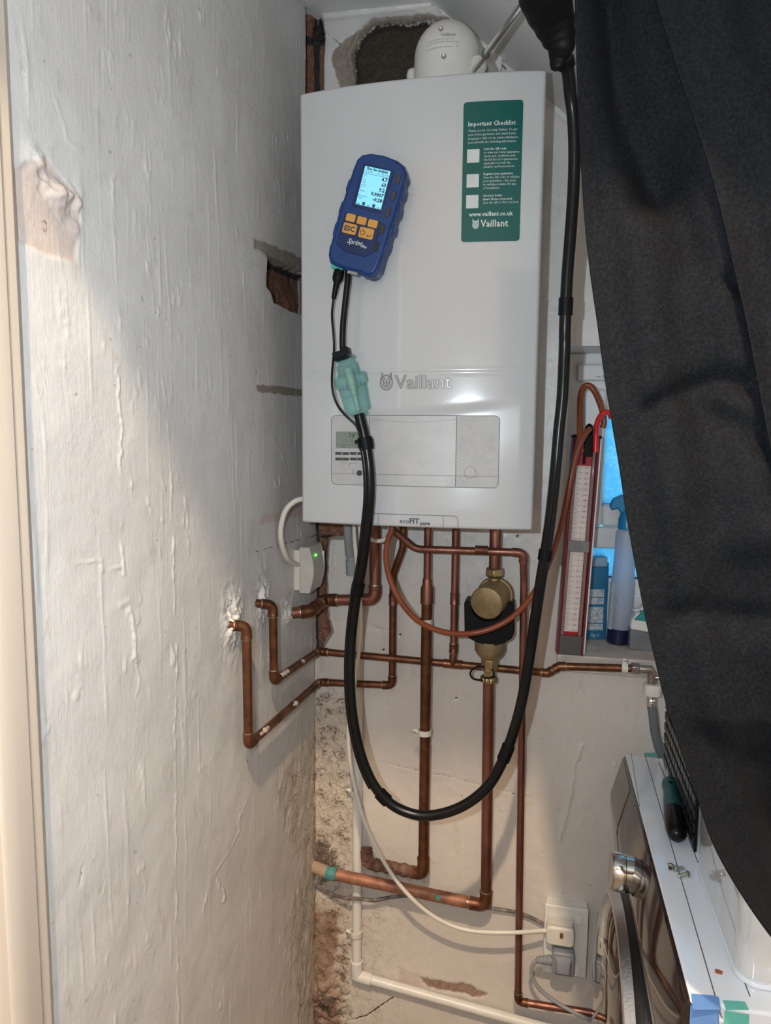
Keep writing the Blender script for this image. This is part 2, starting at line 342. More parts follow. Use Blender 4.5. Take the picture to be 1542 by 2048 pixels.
def left_fn(U, V):
    M = {}; n1 = fbm(U, V, 60, 4, 13)-.5; n2 = fbm(U, V, 20, 4, 19)-.5; wob = n1*.012+n2*.018
    D = (fbm(U, V, 7, 3, 15)-.5)*.005+(fbm(U, V, 45, 4, 18)-.5)*.0007
    D += np.maximum(fbm(U*1., V*.06, 130, 3, 25)-.68, 0)*.0045+np.maximum(fbm(U, V*.45, 85, 3, 41)-.72, 0)*.010*np.clip(fbm(U, V, 5, 2, 44)*4-1.6, 0, 1)
    D += .012*np.clip((U-.30)/.25, 0, 1)*0
    rc = sdf(Lw((538, 517), (560, 523), (600, 543), (650, 560), (650, 650), (600, 625), (575, 614), (548, 600), (543, 580), (535, 570)), U, V)+wob*.2
    M['brick'] = sm(rc, .004); D -= .03*sm(rc, .0035)*(1+.5*n2)
    M['dark'] = .8*sm(rc, .003)*gs(line_d(Lw((538, 519), (600, 545), (650, 562)), U, V), .009)
    sc = sdf(Lw((510, 478), (530, 480), (602, 512), (640, 530), (600, 548), (538, 517), (512, 496)), U, V)+wob*.3
    M['tan'] = sm(sc, .004)*.62; D -= .0015*sm(sc, .002)
    st = sdf(Lw((513, 769), (560, 771), (620, 780), (620, 795), (570, 791), (530, 786), (515, 784)), U, V)+wob*.08
    M['tan'] = np.maximum(M['tan'], sm(st, .004)*.8)
    pk = sdf(Lw((20, 330), (60, 322), (90, 312), (120, 345), (160, 400), (163, 440), (150, 520), (118, 512), (90, 505), (38, 480)), U, V)+wob*.4
    pk2 = sdf(Lw((520, 1032), (640, 1000), (640, 1020), (600, 1032), (522, 1052)), U, V)+wob*.2
    pk3 = sdf(Lw((508, 290), (560, 280), (600, 330), (600, 480), (520, 430)), U, V)+wob
    M['pink'] = np.maximum(np.maximum(sm(pk, .006), sm(pk2, .004)*.8), sm(pk3, .03)*.42); D -= .0016*sm(pk, .002)
    rim = gs(line_d(Lw((75, 325), (95, 370), (120, 385), (150, 400), (155, 415)), U+n1*.01, V), .012)
    D += rim*.003*(1+n1*7); M['bright'] = rim*.9
    lump = gs(line_d(Lw((105, 395), (140, 440)), U+n1*.02, V), .012); D += lump*.003*(1+n1*4); M['bright'] = np.maximum(M['bright'], lump)
    for c, r in (((466, 1236), .032), ((526, 1198), .030), ((575, 1222), .020), ((457, 1250), .015), ((520, 1209), .014), ((570, 1226), .017)):
        q = Lw(c)[0]; g = gs(np.hypot(U-q[0], (V-q[1])/1.5), r); D += g*.017*(fbm(U, V, 85, 4, 77)-.30); M['bright'] = np.maximum(M['bright'], g*.9)
        M['mould'] = np.maximum(M.get('mould', 0), g*.5)
    def ridge(P, w, a, k=.01):
        nonlocal D; D = D+.5*a*gs(line_d(P, U+n1*k*1.6+n2*.008, V), w*.62)*np.clip((fbm(U, V, 26, 3, 63)-.40)*6, 0, 1)
    ridge(Lw((228, 330), (236, 420), (238, 560), (236, 700), (242, 860), (238, 960), (246, 1150)), .0028, .0032)
    ridge(Lw((300, 300), (300, 420), (306, 560), (308, 640)), .002, .0022)
    ridge(Lw((325, 760), (340, 860), (342, 960), (344, 1130), (352, 1300), (350, 1700), (356, 2048)), .0025, .0035, .006)
    ridge(Lw((310, 620), (330, 760)), .002, .0018); ridge(Lw((278, 1180), (272, 1290), (276, 1500), (292, 1900)), .003, .0018, .02)
    ridge(Lw((36, 732), (70, 734), (128, 730)), .0022, .0030); ridge(Lw((126, 1132), (160, 1125), (212, 1120)), .002, .002)
    ridge(Lw((210, 1118), (206, 1140), (240, 1135)), .003, .0025); ridge(Lw((110, 200), (130, 260), (138, 285), (150, 295), (180, 305)), .003, .0030)
    ridge(Lw((350, 85), (352, 110)), .003, .003); ridge(Lw((369, 92), (370, 105)), .003, .003); ridge(Lw((245, 1210), (262, 1200), (268, 1260), (275, 1320)), .005, .0025, .02)
    ridge(Lw((262, 1215), (272, 1300)), .002, .002); ridge(Lw((435, 1760), (450, 1800)), .004, .004, .02); ridge(Lw((490, 1600), (470, 1680), (420, 1760), (400, 1830)), .004, .0025, .03)
    for P, w, a in ((Lw((505, 1105), (640, 1068)), .0011, .75), (Lw((480, 185), (562, 278)), .0008, .5), (Lw((580, -20), (608, 12), (622, 28)), .002, .6), (Lw((164, 1735), (158, 1770)), .0018, .5), (Lw((207, 1765), (201, 1790)), .0012, .4),
                    (Lw((600, 1260), (640, 1242)), .001, .5), (Lw((492, 1425), (490, 1530), (494, 1620)), .0007, .3), (Lw((204, 100), (204, 165)), .0012, .35), (Lw((215, 110), (222, 165)), .0012, .3)):
        l = gs(line_d(P, U+n1*.004, V+n1*.004), w); M['dark'] = np.maximum(M['dark'], a*l); D -= .0008*l
    sl = sdf(Lw((613, 20), (660, 20), (660, 400), (613, 400)), U, V)+wob*.25; M['dark'] = np.maximum(M['dark'], sm(sl, .003)*.9); D -= sm(sl, .003)*.02
    q = Lw((92, 452))[0]; ring = np.abs(np.hypot(U-q[0], (V-q[1])/1.5)-.0032); M['rust'] = gs(ring, .0012)*.9
    for c, r, a in (((290, 1148), .016, .52), ((395, 1392), .003, .9), ((150, 615), .02, .3), ((165, 840), .05, .25)):
        q = Lw(c)[0]; M['damp'] = np.maximum(M.get('damp', 0), a*gs(np.hypot(U-q[0], (V-q[1])), r))
    M['aged_warm_light'] = np.clip((1.15-V-U*.3+(fbm(U, V, 5, 3, 92)-.5)*.6)/.5, 0, 1)*.6
    dm = sdf(Lw((650, 1420), (618, 1455), (565, 1525), (548, 1590), (575, 1680), (598, 1740), (570, 1850), (585, 2048), (590, 2150), (660, 2150)), U, V)+wob*2.2
    M['damp'] = np.maximum(M['damp'], sm(dm, .03)*.72); D += sm(dm, .02)*((fbm(U, V*.6, 40, 4, 51)-.5)*.006)
    M['mould'] = np.maximum(M['mould'], sm(dm-.02, .03)*.46)
    cr = sm(.03-U+wob, .02)*np.clip((.80-V)/.1, 0, 1); M['rust'] = np.maximum(M['rust'], cr*.5*np.clip((.45-V)/.1, 0, 1)); M['mould'] = np.maximum(M['mould'], cr*.58)
    return D, M
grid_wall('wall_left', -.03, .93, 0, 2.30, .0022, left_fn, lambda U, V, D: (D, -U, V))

# ------------------------------------------------------------------ remaining structure
M_paint = pm('plain_white_paint', (.78, .77, .755), .5, col2=(.72, .71, .70), vs=5, bs=.3, bscale=90)
M_unseen_hall = pm('unseen_hall_grey', (.32, .305, .29), .7)  # unseen hall walls, added and darkened to limit light bouncing in
M_cream = pm('cream_gloss_woodwork', (.55, .48, .41), .32, col2=(.50, .44, .37), vs=14, bs=.12, bscale=60, stretch=(1, 1, .08))
M_floor = pm('floor_vinyl', (.20, .17, .14), .5)
M_sill = pm('cream_dusty_sill_paint', (.62, .56, .49), .45, col2=(.42, .37, .33), vs=24, bs=.3, bscale=120)
M_pvc = pm('white_pvc', (.70, .70, .70), .3, col2=(.66, .66, .66))
def strip(name, pts2, y0, y1, th, mat):
    m = MB(); n = len(pts2)
    up = [(x, z+th) for x, z in pts2]
    m.prism(pts2 + up[::-1], lambda u, v, d: (u, d, v), y0, y1); return struct(m.build(name, mat))
# ceiling: flat by the left wall, then falling to the right
strip('ceiling', [(-.02, 2.276), (.235, 2.27), (.262, 2.25), (.33, 2.19), (.40, 2.13), (.464, 2.072), (.60, 1.955), (.80, 1.775), (.965, 1.630), (1.32, 1.32)], -1.10, .03, .03, M_paint)
struct(MB().box((-.02, -1.345, 2.27), (1.33, -1.10, 2.30)).build('ceiling_flat_unseen', M_paint))  # unseen flat end; slope stopped short so the bulb's light gets in
m = MB(); m.prism([(.24, 2.275), (1.32, 1.325), (1.33, 2.275)], lambda u, v, d: (u, d, v), -1.10, -1.085); struct(m.build('wall_soffit_end_unseen', M_paint))
struct(MB().box((-1.0, -3.2, -.03), (1.6, .2, 0)).build('floor', M_floor))
struct(MB().box((1.30, -1.32, 0), (1.33, .03, 1.40)).build('wall_right', M_paint))
struct(MB().box((.96, .0, 0), (1.32, .03, 1.64)).build('wall_back_right', M_paint))
m = MB().box((-1.0, -1.345, 2.272), (1.6, -1.32, 3.2)).box((-1.0, -1.42, 0), (0, -1.325, 2.272)).box((1.30, -1.42, 0), (1.6, -1.325, 2.272))  # unseen header added overhead to cut the bulb's light along a diagonal
struct(m.build('wall_front_blocker', M_paint))
struct(MB().box((-1.03, -3.2, 0), (-1.0, -1.32, 3.2)).build('wall_unseen_hall_left', M_unseen_hall))
struct(MB().box((1.6, -3.2, 0), (1.63, -1.32, 3.2)).build('wall_unseen_hall_right', M_unseen_hall))
struct(MB().box((-1.0, -3.23, 0), (1.6, -3.2, 3.2)).build('wall_unseen_hall_end', M_unseen_hall))
struct(MB().box((-1.03, -3.23, 3.2), (1.63, -1.32, 3.23)).build('ceiling_unseen_hall', M_unseen_hall))
# door casing on the left wall
m = MB(); prof = [(0, -.868), (.010, -.868), (.0135, -.872), (.0135, -.884), (.0165, -.888), (.0165, -.921), (.0145, -.925), (.003, -.9255), (0, -.9255)]
m.prism([(p[0], p[1]) for p in prof], lambda u, v, d: (u, v, d), .0, 2.262)
struct(m.build('trim_1', M_cream, bevel=.001))
struct(MB().box((-.10, -1.345, 0), (-.006, -.90, 2.30)).build('door_opening_fill', pm('dark_opening_shade', (.02, .014, .011), .6)))  # near-black panel stands in for the shaded opening beyond the casing
# the window: reveals, frame, panes, sill
wy = .115
m = MB()
m.box((WX0-.003, 0.0005, WZ0), (WX0, wy+.06, WZ1)).box((WX1, .0005, WZ0), (WX1+.003, wy+.06, WZ1)).box((WX0, .0005, WZ1), (WX1, wy+.06, WZ1+.003)).box((WX0, .001, WZ0-.003), (WX1, wy+.06, WZ0))
win = struct(m.build('window_1', M_paint))
m = MB()
def ring(m, x0, z0, x1, z1, w, y0, y1):
    m.box((x0, y0, z0), (x0+w, y1, z1)).box((x1-w, y0, z0), (x1, y1, z1)).box((x0+w, y0, z0), (x1-w, y1, z0+w)).box((x0+w, y0, z1-w), (x1-w, y1, z1)); return m
ZT = 1.245; ZPB = 1.150
ring(m, WX0, WZ0+.02, WX1, WZ1, .035, wy, wy+.05); m.box((WX0+.035, wy, ZT-.03), (WX1-.035, wy+.05, ZT+.015)).box((WX0+.035, wy, WZ1-.078), (WX1-.035, wy+.05, WZ1-.035)).box((WX0+.035, wy, WZ0+.055), (WX1-.035, wy+.05, ZPB)).box((WX0+.035, wy-.008, WZ0+.055), (WX1-.035, wy, ZPB-.028))
win_f = m.build('window_frame', M_pvc, win, bevel=.003)
m = MB(); ring(m, WX0+.034, ZT+.018, WX1-.034, WZ1-.075, .046, wy-.016, wy+.03)
m.build('opening_sash', M_pvc, win, bevel=.006)
m = MB().box((WX0+.02, wy-.012, WZ1-.058), (WX1-.04, wy+.001, WZ1-.024))
m.build('trickle_vent', M_pvc, win, bevel=.004)
gm, nt, gb = new_mat('obscure_window_glass')
tr = N(nt, 'ShaderNodeBsdfTranslucent'); tr.inputs[0].default_value = (.80, .93, 1, 1); mx = N(nt, 'ShaderNodeMixShader'); mx.inputs[0].default_value = .22
gb.inputs['Base Color'].default_value = (.25, .5, .7, 1); gb.inputs['Roughness'].default_value = .12
v = coords(nt); n2_ = noise(nt, v, 46, 5, .6); rdg = ramp(nt, n2_, [(.46, 0.), (.5, 1.), (.54, 0.)]); nz = noise(nt, v, 90, 3)
hh = math_(nt, 'ADD', rdg, nz)
nt.links.new(mixc(nt, ramp(nt, hh, [(.5, 0.), (1.2, 1.)]), (.48, .78, .95), (.95, 1, 1)), tr.inputs[0])
bump(nt, gb, hh, 1., .004); nt.links.new(gb.outputs[0], mx.inputs[2]); nt.links.new(tr.outputs[0], mx.inputs[1])
nt.links.new(mx.outputs[0], nt.nodes['Material Output'].inputs[0])
MB().box((WX0+.078, wy+.008, ZT+.062), (WX1-.078, wy+.014, WZ1-.119)).build('pane', gm, win)
MB().box((WX0+.033, wy+.02, ZPB-.002), (WX1-.033, wy+.026, ZT-.028)).build('pane', gm, win)
M_gask = pm('dark_blue_gasket', (.03, .07, .12), .5)
m = MB(); ring(m, WX0+.077, ZT+.061, WX1-.077, WZ1-.118, .0035, wy+.004, wy+.010); ring(m, WX0+.033, ZPB-.001, WX1-.033, ZT-.028, .0035, wy+.015, wy+.022)
m.build('glazing_gasket', M_gask, win)
m = MB(); m.text('—  0I3 NEX', .008, lambda u, v, d: (.575+u, wy-.0125-d, WZ1-.052+v), bold=.0002)
M_black_print = pm('black_print', (.02, .02, .02), .6)
m.build('vent_lettering', M_black_print, win)
m = MB().box((.512, -.030, .992), (.95, wy+.05, 1.022)).box((.514, -.026, .9915), (.95, .0, .986))
struct(m.build('trim_2', M_sill, bevel=.004, seg=3))

# ------------------------------------------------------------------ shared materials
M_cop = pm('aged_copper', (.31, .135, .098), .38, .85, col2=(.13, .052, .032), vs=26, vdet=6, lo=.42, hi=.72, rough2=.6, stretch=(1, 1, .35), bs=.15, bscale=120)
M_cop_bright = pm('bright_copper', (.78, .38, .27), .30, .92, col2=(.55, .24, .16), vs=20, vdet=5, lo=.4, hi=.75, rough2=.45, stretch=(1, 1, .3))
M_cop_brown = pm('lacquered_brown_copper', (.21, .088, .045), .36, .8, col2=(.09, .038, .02), vs=40, vdet=6, lo=.38, hi=.68, rough2=.5, bs=.2, bscale=150)
M_rusty = pm('flaking_brown_pipe_paint', (.11, .05, .035), .8, .1, col2=(.24, .14, .10), vs=60, vdet=6, lo=.4, hi=.7, bs=.9, bscale=180)
M_pinkcop = pm('pink_scaled_copper', (.44, .20, .125), .55, .4, col2=(.22, .10, .065), vs=35, vdet=6, bs=.4, bscale=200)
M_solder = pm('silver_solder', (.42, .34, .27), .4, .8, col2=(.25, .17, .12), vs=60)
M_verd = pm('green_verdigris', (.03, .19, .19), .7, col2=(.12, .32, .30), vs=90, bs=.6)
M_brass = pm('dull_brass', (.40, .29, .14), .38, .85, col2=(.28, .19, .09), vs=30)
M_brass_cast = pm('cast_brass', (.36, .27, .145), .50, .6, col2=(.28, .20, .105), vs=60, bs=.15, bscale=400)
M_chrome = pm('chrome', (.78, .77, .75), .14, 1., col2=(.7, .69, .67))
M_nickel = pm('tarnished_nickel', (.45, .38, .33), .3, .95, col2=(.3, .25, .2), vs=60)
M_wp = pm('white_plastic', (.72, .70, .66), .35, col2=(.68, .66, .62))
M_wp2 = pm('ivory_plastic', (.70, .66, .58), .4, col2=(.66, .62, .55))
M_greyp = pm('grey_plastic', (.16, .17, .18), .45, col2=(.13, .14, .15))
M_greyp2 = pm('pale_grey_plastic', (.30, .31, .32), .5)
M_blk = pm('black_rubber', (.004, .004, .0045), .28, col2=(.006, .006, .006), vs=60, spec=.35)
M_blkm = pm('matt_black_plastic', (.0035, .0035, .004), .5, spec=.2)
M_boil = pm('white_enamelled_steel', (.50, .51, .52), .20, col2=(.49, .50, .51), vs=4, coat=.4)
M_boil_side = pm('pale_grey_steel', (.50, .50, .50), .35)
M_gap = pm('grey_shadow_gap', (.20, .20, .21), .7)
M_orange = pm('red_brown_rubber_tube', (.25, .06, .022), .38, col2=(.20, .045, .018), vs=20)
M_redt = pm('red_rubber_tube', (.62, .02, .02), .3, col2=(.55, .02, .02))
M_teal = pm('green_label_vinyl', (.0, .095, .085), .35, col2=(.0, .088, .078))
M_wprint = pm('white_print', (.62, .66, .64), .5)

# ------------------------------------------------------------------ boiler
bx0, bx1, bz0, bz1, by = .068, .458, 1.2985, 1.9985, -.275
def fy(x, z=None):
    u = (x-(bx0+bx1)/2)/((bx1-bx0)/2); u = max(-1, min(1, u)); y = by-.016*(1-abs(u)**2.3)
    if z is not None:
        s = z-(1.498+.012*math.cos((x-.21)*9+3.1)); w = max(0., 1-abs((x-.28)/.155)**4) if x > .12 else 0.
        y += .0035*w*(1/(1+math.exp(s/.004)))*max(0., min(1., (z-1.33)/.12))
    return y
boiler = thing('wall_boiler', 'tall white enamelled boiler hung on the back wall with a bowed front', 'boiler', (.263, 0, bz0))
nx, nz_ = 130, 240; m = MB(); vs = []; fs = []; r_ = .005
def edge_in(t, L):
    d = min(t, L-t); return 0 if d > r_ else r_-math.sqrt(max(0, r_*r_-(r_-d)**2))
xs = sorted(set([bx0+k*.0008 for k in range(7)]+[bx1-k*.0008 for k in range(7)]+[bx0+.005+(bx1-bx0-.01)*k/nx for k in range(nx+1)]))
zs = sorted(set([bz0+k*.0008 for k in range(7)]+[bz1-k*.0008 for k in range(7)]+[bz0+.005+(bz1-bz0-.01)*k/nz_ for k in range(nz_+1)]))
def groove(z, x): g = z-(1.549+.004*(x-.26)); return .0012*math.exp(-(g/.0018)**2)-.0012*math.exp(-((g-.0045)/.0018)**2)
for z in zs:
    for x in xs: vs.append((x, fy(x, z)+edge_in(x-bx0, bx1-bx0)+edge_in(z-bz0, bz1-bz0)+(groove(z, x) if bx0+.01 < x < bx1-.01 else 0), z))
w_ = len(xs)
for j in range(len(zs)-1):
    for i in range(w_-1): fs.append((j*w_+i, j*w_+i+1, (j+1)*w_+i+1, (j+1)*w_+i))
m.add(vs, fs)
def rim(idx):
    k = len(m.v); P = [m.v[i] for i in idx]; m.v += [(p[0], -.22, p[2]) for p in P]
    for a in range(len(idx)-1): m.f.append((idx[a], idx[a+1], k+a+1, k+a))
nr = len(zs); rim(list(range(w_))[::-1]); rim([(nr-1)*w_+i for i in range(w_)]); rim([j*w_ for j in range(nr)]); rim([j*w_+w_-1 for j in range(nr)][::-1])
cover = m.build('front_cover', M_boil, boiler, ang=60)
MB().box((bx0+.001, -.222, bz0+.002), (bx1-.001, -.012, bz1-.001)).build('casing', M_boil_side, boiler, bevel=.002)
MB().box((.10, -.012, bz0+.05), (.42, .004, bz1-.04)).build('wall_bracket', M_greyp2, boiler)
def FP(px, py): p = pt(px, py, y=by-.012); p = pt(px, py, y=fy(p.x)); return p
def onface(x, z, e): return (x, fy(x, z)-e, z)
def fline(m, P, w, e=.0005, closed=False):
    """thin line lying on the cover"""
    Q = []; P = P+[P[0]] if closed else P
    for (x0, z0), (x1, z1) in zip(P, P[1:]):
        n = max(1, int(math.hypot(x1-x0, z1-z0)/.008)); 
        for k in range(n): Q.append((x0+(x1-x0)*k/n, z0+(z1-z0)*k/n))
    Q.append(P[-1]); vs = []; fs = []
    for i, (x, z) in enumerate(Q):
        a = Q[max(0, i-1)]; b = Q[min(len(Q)-1, i+1)]; dx, dz = b[0]-a[0], b[1]-a[1]; l = math.hypot(dx, dz) or 1
        for s_ in (-1, 1): vs.append(onface(x-dz/l*w/2*s_, z+dx/l*w/2*s_, e))
    for i in range(len(Q)-1): fs.append((2*i, 2*i+1, 2*i+3, 2*i+2))
    m.add(vs, fs)
def fpatch(m, out, e0, e1, n=10):
    """solid patch following the bowed cover"""
    xs_ = [p[0] for p in out]; a, b = min(xs_), max(xs_)
    m.prism(out, lambda u, v, d: onface(u, v, d), e0, e1)
def sheet(m, x0, z0, x1, z1, r, e, n=16, t=.0006):
    """thin rounded sheet in vertical slices, follows the bow"""
    out = []
    for k in range(n+1):
        x = x0+(x1-x0)*k/n; out.append(x)
    xs2 = sorted(set([x0, x0+r*.1, x0+r*.3, x0+r*.6, x0+r, x1-r, x1-r*.6, x1-r*.3, x1-r*.1, x1]+[x for x in out if x0+r < x < x1-r]))
    def off(x):
        d = min(x-x0, x1-x); return r-math.sqrt(max(0, r*r-(r-d)**2)) if d < r else 0
    rows = 12; vs = []; fs = []
    for x in xs2:
        o = off(x)
        for j in range(rows+1): z = z0+o+(z1-z0-2*o)*j/rows; vs.append(onface(x, z, e))
    q = rows+1
    for i in range(len(xs2)-1):
        for j in range(rows): fs.append((i*q+j, (i+1)*q+j, (i+1)*q+j+1, i*q+j+1))
    m.add(vs, fs)
# control panel
a = FP(663, 831); b = FP(996, 976); px0, pz1, px1, pz0 = a.x, a.z, b.x, b.z
M_pan = pm('white_panel_plastic', (.48, .48, .475), .34, bs=.15, bscale=700)
M_pan_tex = pm('textured_panel_plastic', (.52, .515, .51), .25, bs=1., bscale=330)
m = MB(); sheet(m, px0, pz0, px1, pz1, .008, .0006, n=20); pan = m.build('control_panel', M_pan, boiler)
m = MB(); fline(m, rrect(px0, pz0, px1, pz1, .008), .0011, .0009, True)
xa = FP(738, 900).x; xb = FP(912, 900).x; zb = FP(860, 951).z
fline(m, [(xa, pz0), (xa, pz1)], .0009, .001); fline(m, [(xb, pz0), (xb, pz1)], .0012, .001); fline(m, [(px0, zb), (px1, zb)], .0007, .001)
c = FP(940, 945); fline(m, [(c.x+.0095*math.cos(t*math.pi/16), c.z+.0095*math.sin(t*math.pi/16)) for t in range(32)], .0006, .0015, True)
fline(m, [(xa+.004+(xb-xa-.004)*k/20, pz1-.006-.0045*math.sin(math.pi*k/20)) for k in range(21)], .0004, .001)
m.build('panel_joints', M_gap, boiler)
m = MB(); sheet(m, xb+.001, pz0+.001, px1-.001, pz1-.001, .006, .0009, n=10); m.build('textured_flap', M_pan_tex, boiler)
M_lcd = pm('lcd_grey_green', (.17, .20, .165), .25, col2=(.19, .22, .18)); M_lcdd = pm('lcd_segments', (.035, .05, .04), .4)
a = FP(672, 863); b = FP(727, 897); m = MB(); fpatch(m, [(a.x, b.z), (b.x, b.z), (b.x, a.z), (a.x, a.z)], 0, .0014); lcd = m.build('display', M_lcd, boiler)
m = MB(); q = FP(695, 876); m.text('74°C', .012, lambda u, v, d: onface(q.x+u, q.z+v, .0017), shear=.12)
fline(m, [(a.x, FP(672, 889).z), (b.x, FP(672, 889).z)], .0004, .0017); xm_ = FP(699, 890).x; fline(m, [(xm_, FP(672, 889).z), (xm_, b.z)], .0003, .0017)
for px_, py_ in ((690, 881), (703, 881), (687, 893), (715, 893)):
    c = FP(px_, py_); fline(m, rrect(c.x-.002, c.z-.002, c.x+.002, c.z+.002, .0004, 1), .0005, .0017, True)
m.build('display_segments', M_lcdd, lcd)
M_dkb = pm('dark_grey_button', (.035, .038, .042), .35)
for (u0, v0, u1, v1, ch) in ((671, 904, 698, 910, '▫'), (700, 904, 727, 910, '▫'), (671, 915, 698, 921, '-'), (700, 915, 727, 921, '+')):
    a = FP(u0, v0); b = FP(u1, v1); m = MB(); fpatch(m, rrect(a.x, b.z, b.x, a.z, .0012, 3), 0, .002); bt = m.build('button', M_dkb, boiler)
    m = MB(); cx_, cz_ = (a.x+b.x)/2, (a.z+b.z)/2
    if ch == '▫': fline(m, rrect(cx_-.0012, cz_-.001, cx_+.0012, cz_+.001, .0003, 1), .0005, .0023, True)
    else:
        fline(m, [(cx_-.0012, cz_), (cx_+.0012, cz_)], .0005, .0023)
        if ch == '+': fline(m, [(cx_, cz_-.0012), (cx_, cz_+.0012)], .0005, .0023)
    m.build('button_symbol', M_wprint, bt)
m = MB(); c = FP(719, 946); fpatch(m, [(c.x+.0047*math.cos(t*math.pi/14), c.z+.0047*math.sin(t*math.pi/14)) for t in range(28)], 0, .003); m.build('round_button', M_dkb, boiler)
m = MB()
for s_ in (-1, 1):
    c = FP(706, 943); fline(m, [(c.x-.002*s_, c.z-.004), (c.x, c.z), (c.x-.0018*s_, c.z+.004)], .0005, .0012)
a = FP(684, 926); b = FP(714, 926); fline(m, [(a.x, a.z+.003), (a.x, a.z), (b.x, a.z), (b.x, a.z+.003)], .0004, .0012); c = FP(699, 929); fline(m, [(c.x-.0012, c.z-.002), (c.x+.0015, c.z+.002)], .0009, .0014)
c = FP(699, 900); fline(m, [(c.x, c.z+.002), (c.x, c.z-.002)], .0004, .0012); m.build('panel_print', M_gap, boiler)
# lower tab
a = FP(745, 1025); b = FP(916, 1056); m = MB(); z_l = bz0+.0005
fline(m, [(a.x, a.z-.0015), (b.x-.006, a.z-.0015), (b.x-.002, a.z-.0035), (b.x, a.z-.008), (b.x, z_l)], .0011, .0008)
for p_ in (757, 887): x_ = FP(p_, 1040).x; fline(m, [(x_, a.z-.0015), (x_, z_l)], .0008, .0008)
m.build('tab_joint', M_gap, boiler)
M_dtext = pm('dark_grey_print', (.06, .065, .07), .5)
m = MB(); q = FP(799, 1046)
m.text('eco', .0112, lambda u, v, d: onface(q.x+u, q.z+v, .0009), bold=.0001); m.text('FIT', .0125, lambda u, v, d: onface(q.x+.0165+u, q.z+v, .0009), bold=.0004)
m.text('pure', .0085, lambda u, v, d: onface(q.x+.0345+u, q.z-.0018+v, .0009), bold=.0003, shear=.2); m.build('model_lettering', M_dtext, boiler)
# raised maker's lettering with hare badge
M_logo = pm('embossed_grey_metal', (.19, .185, .18), .4, .3)
q = FP(790, 777)
m = MB(); m.text('Vaillant', .0305, lambda u, v, d: onface(q.x+u, q.z+v, .0018), bold=.0005, sx=1.02); m.build('raised_lettering', M_logo, boiler)
m = MB(); m.text('Vaillant', .0305, lambda u, v, d: onface(q.x+u, q.z+v, .0021), bold=-.0006, sx=1.02); m.build('lettering_face', pm('brushed_letter_face', (.36, .355, .345), .3, .4), boiler)
def hare(m, cx, cz, s, f, w=1.):
    E = lambda a, b_, x, z, t0=0, t1=360, n=28: [(cx+(x+a*math.cos(math.radians(t0+(t1-t0)*k/n)))*s, cz+(z+b_*math.sin(math.radians(t0+(t1-t0)*k/n)))*s) for k in range(n+1)]
    f(E(.42, .5, 0, 0), .085*s*w)
    for q_ in (-1, 1):
        f([(cx+q_*.10*s, cz+.18*s), (cx+q_*.34*s, cz+.66*s), (cx+q_*.37*s, cz+.30*s), (cx+q_*.20*s, cz+.10*s)], .07*s*w)
        f([(cx+q_*.20*s, cz+.10*s), (cx+q_*.22*s, cz-.15*s), (cx+q_*.10*s, cz-.30*s), (cx, cz-.34*s)], .07*s*w)
        f([(cx+q_*.10*s, cz+.0*s), (cx+q_*.14*s, cz-.07*s)], .09*s*w)
    f([(cx, cz+.20*s), (cx, cz-.18*s)], .07*s*w); f([(cx-.06*s, cz-.22*s), (cx+.06*s, cz-.22*s)], .07*s*w)
m = MB(); c = FP(773, 765); hare(m, c.x, c.z, .0235, lambda P, w: fline(m, P, w, .0018)); m.build('raised_badge', M_logo, boiler)
# green checklist sticker
a = FP(924, 203); b = FP(1043, 484); sx0, sz1, sx1, sz0 = FP(925, 340).x, FP(985, 202).z, FP(1043, 340).x, FP(985, 483).z
st = thing('checklist_sticker', 'tall dark green checklist sticker with white printing near the top right of the boiler', 'sticker', ((sx0+sx1)/2, by, sz0))
m = MB(); sheet(m, sx0, sz0, sx1, sz1, .005, .0010, n=14); m.build('sticker_sheet', M_teal, st)
m = MB(); sw, sh = sx1-sx0, sz1-sz0
def stx(txt, u, v, size, bold=0., al='LEFT'):
    m.text(txt, size*sw, lambda a_, b_, d: onface(sx0+u*sw+a_, sz1-v*sh+b_, .0014), align=al, bold=bold*sw, sx=.90, res=1, sp=1.06)
stx('Important Checklist', .08, .172, .103, .0022)
for k, t in enumerate(('Thank you for choosing Vaillant. To get', 'your boiler guarantee and smart home', 'integration fully set up, please familiarise', 'yourself with the following information')): stx(t, .085, .212+.0275*k, .0535, .0003)
for k, t in enumerate(('Scan the QR code', 'to view our boiler guarantee', 'terms and conditions and', 'the full list of requirements', 'applicable to both the', 'installer and homeowner')): stx(t, .36, .345+.0252*k, .0535, .0012 if k == 0 else .0003)
for k, t in enumerate(('Register your guarantee', 'Scan the QR code to validate', 'your guarantee - this must', 'be validated within 30 days', 'of installation')): stx(t, .36, .522+.0252*k, .0535, .0012 if k == 0 else .0003)
for k, t in enumerate(('Get your boiler', 'Smart Home connected', 'Scan the QR to find out how')): stx(t, .36, .677+.0252*k, .0535, .0012 if k < 2 else .0003)
stx('www.vaillant.co.uk', .50, .815, .102, .0025, 'CENTER'); stx('Vaillant', .335, .893, .162, .0035)
m.build('printing', M_wprint, st)
m = MB()
for v in (.345, .522, .672):
    fpatch(m, [(sx0+u_*sw, sz1-v_*sh) for u_, v_ in ((.075, v+.085), (.285, v+.085), (.285, v-.01), (.075, v-.01))], .0008, .0013)
m.build('blank_white_square', M_wprint, st)
m = MB(); c_ = (sx0+.245*sw, sz1-.877*sh)
fpatch(m, [(c_[0]+.0050*math.cos(t*math.pi/14), c_[1]+.0062*math.sin(t*math.pi/14)) for t in range(28)], .0009, .0013)
for s_ in (-1, 1): fpatch(m, [(c_[0]+s_*.001, c_[1]+.004), (c_[0]+s_*.0048, c_[1]+.0095), (c_[0]+s_*.0045, c_[1]+.002)][::s_], .0009, .0013)
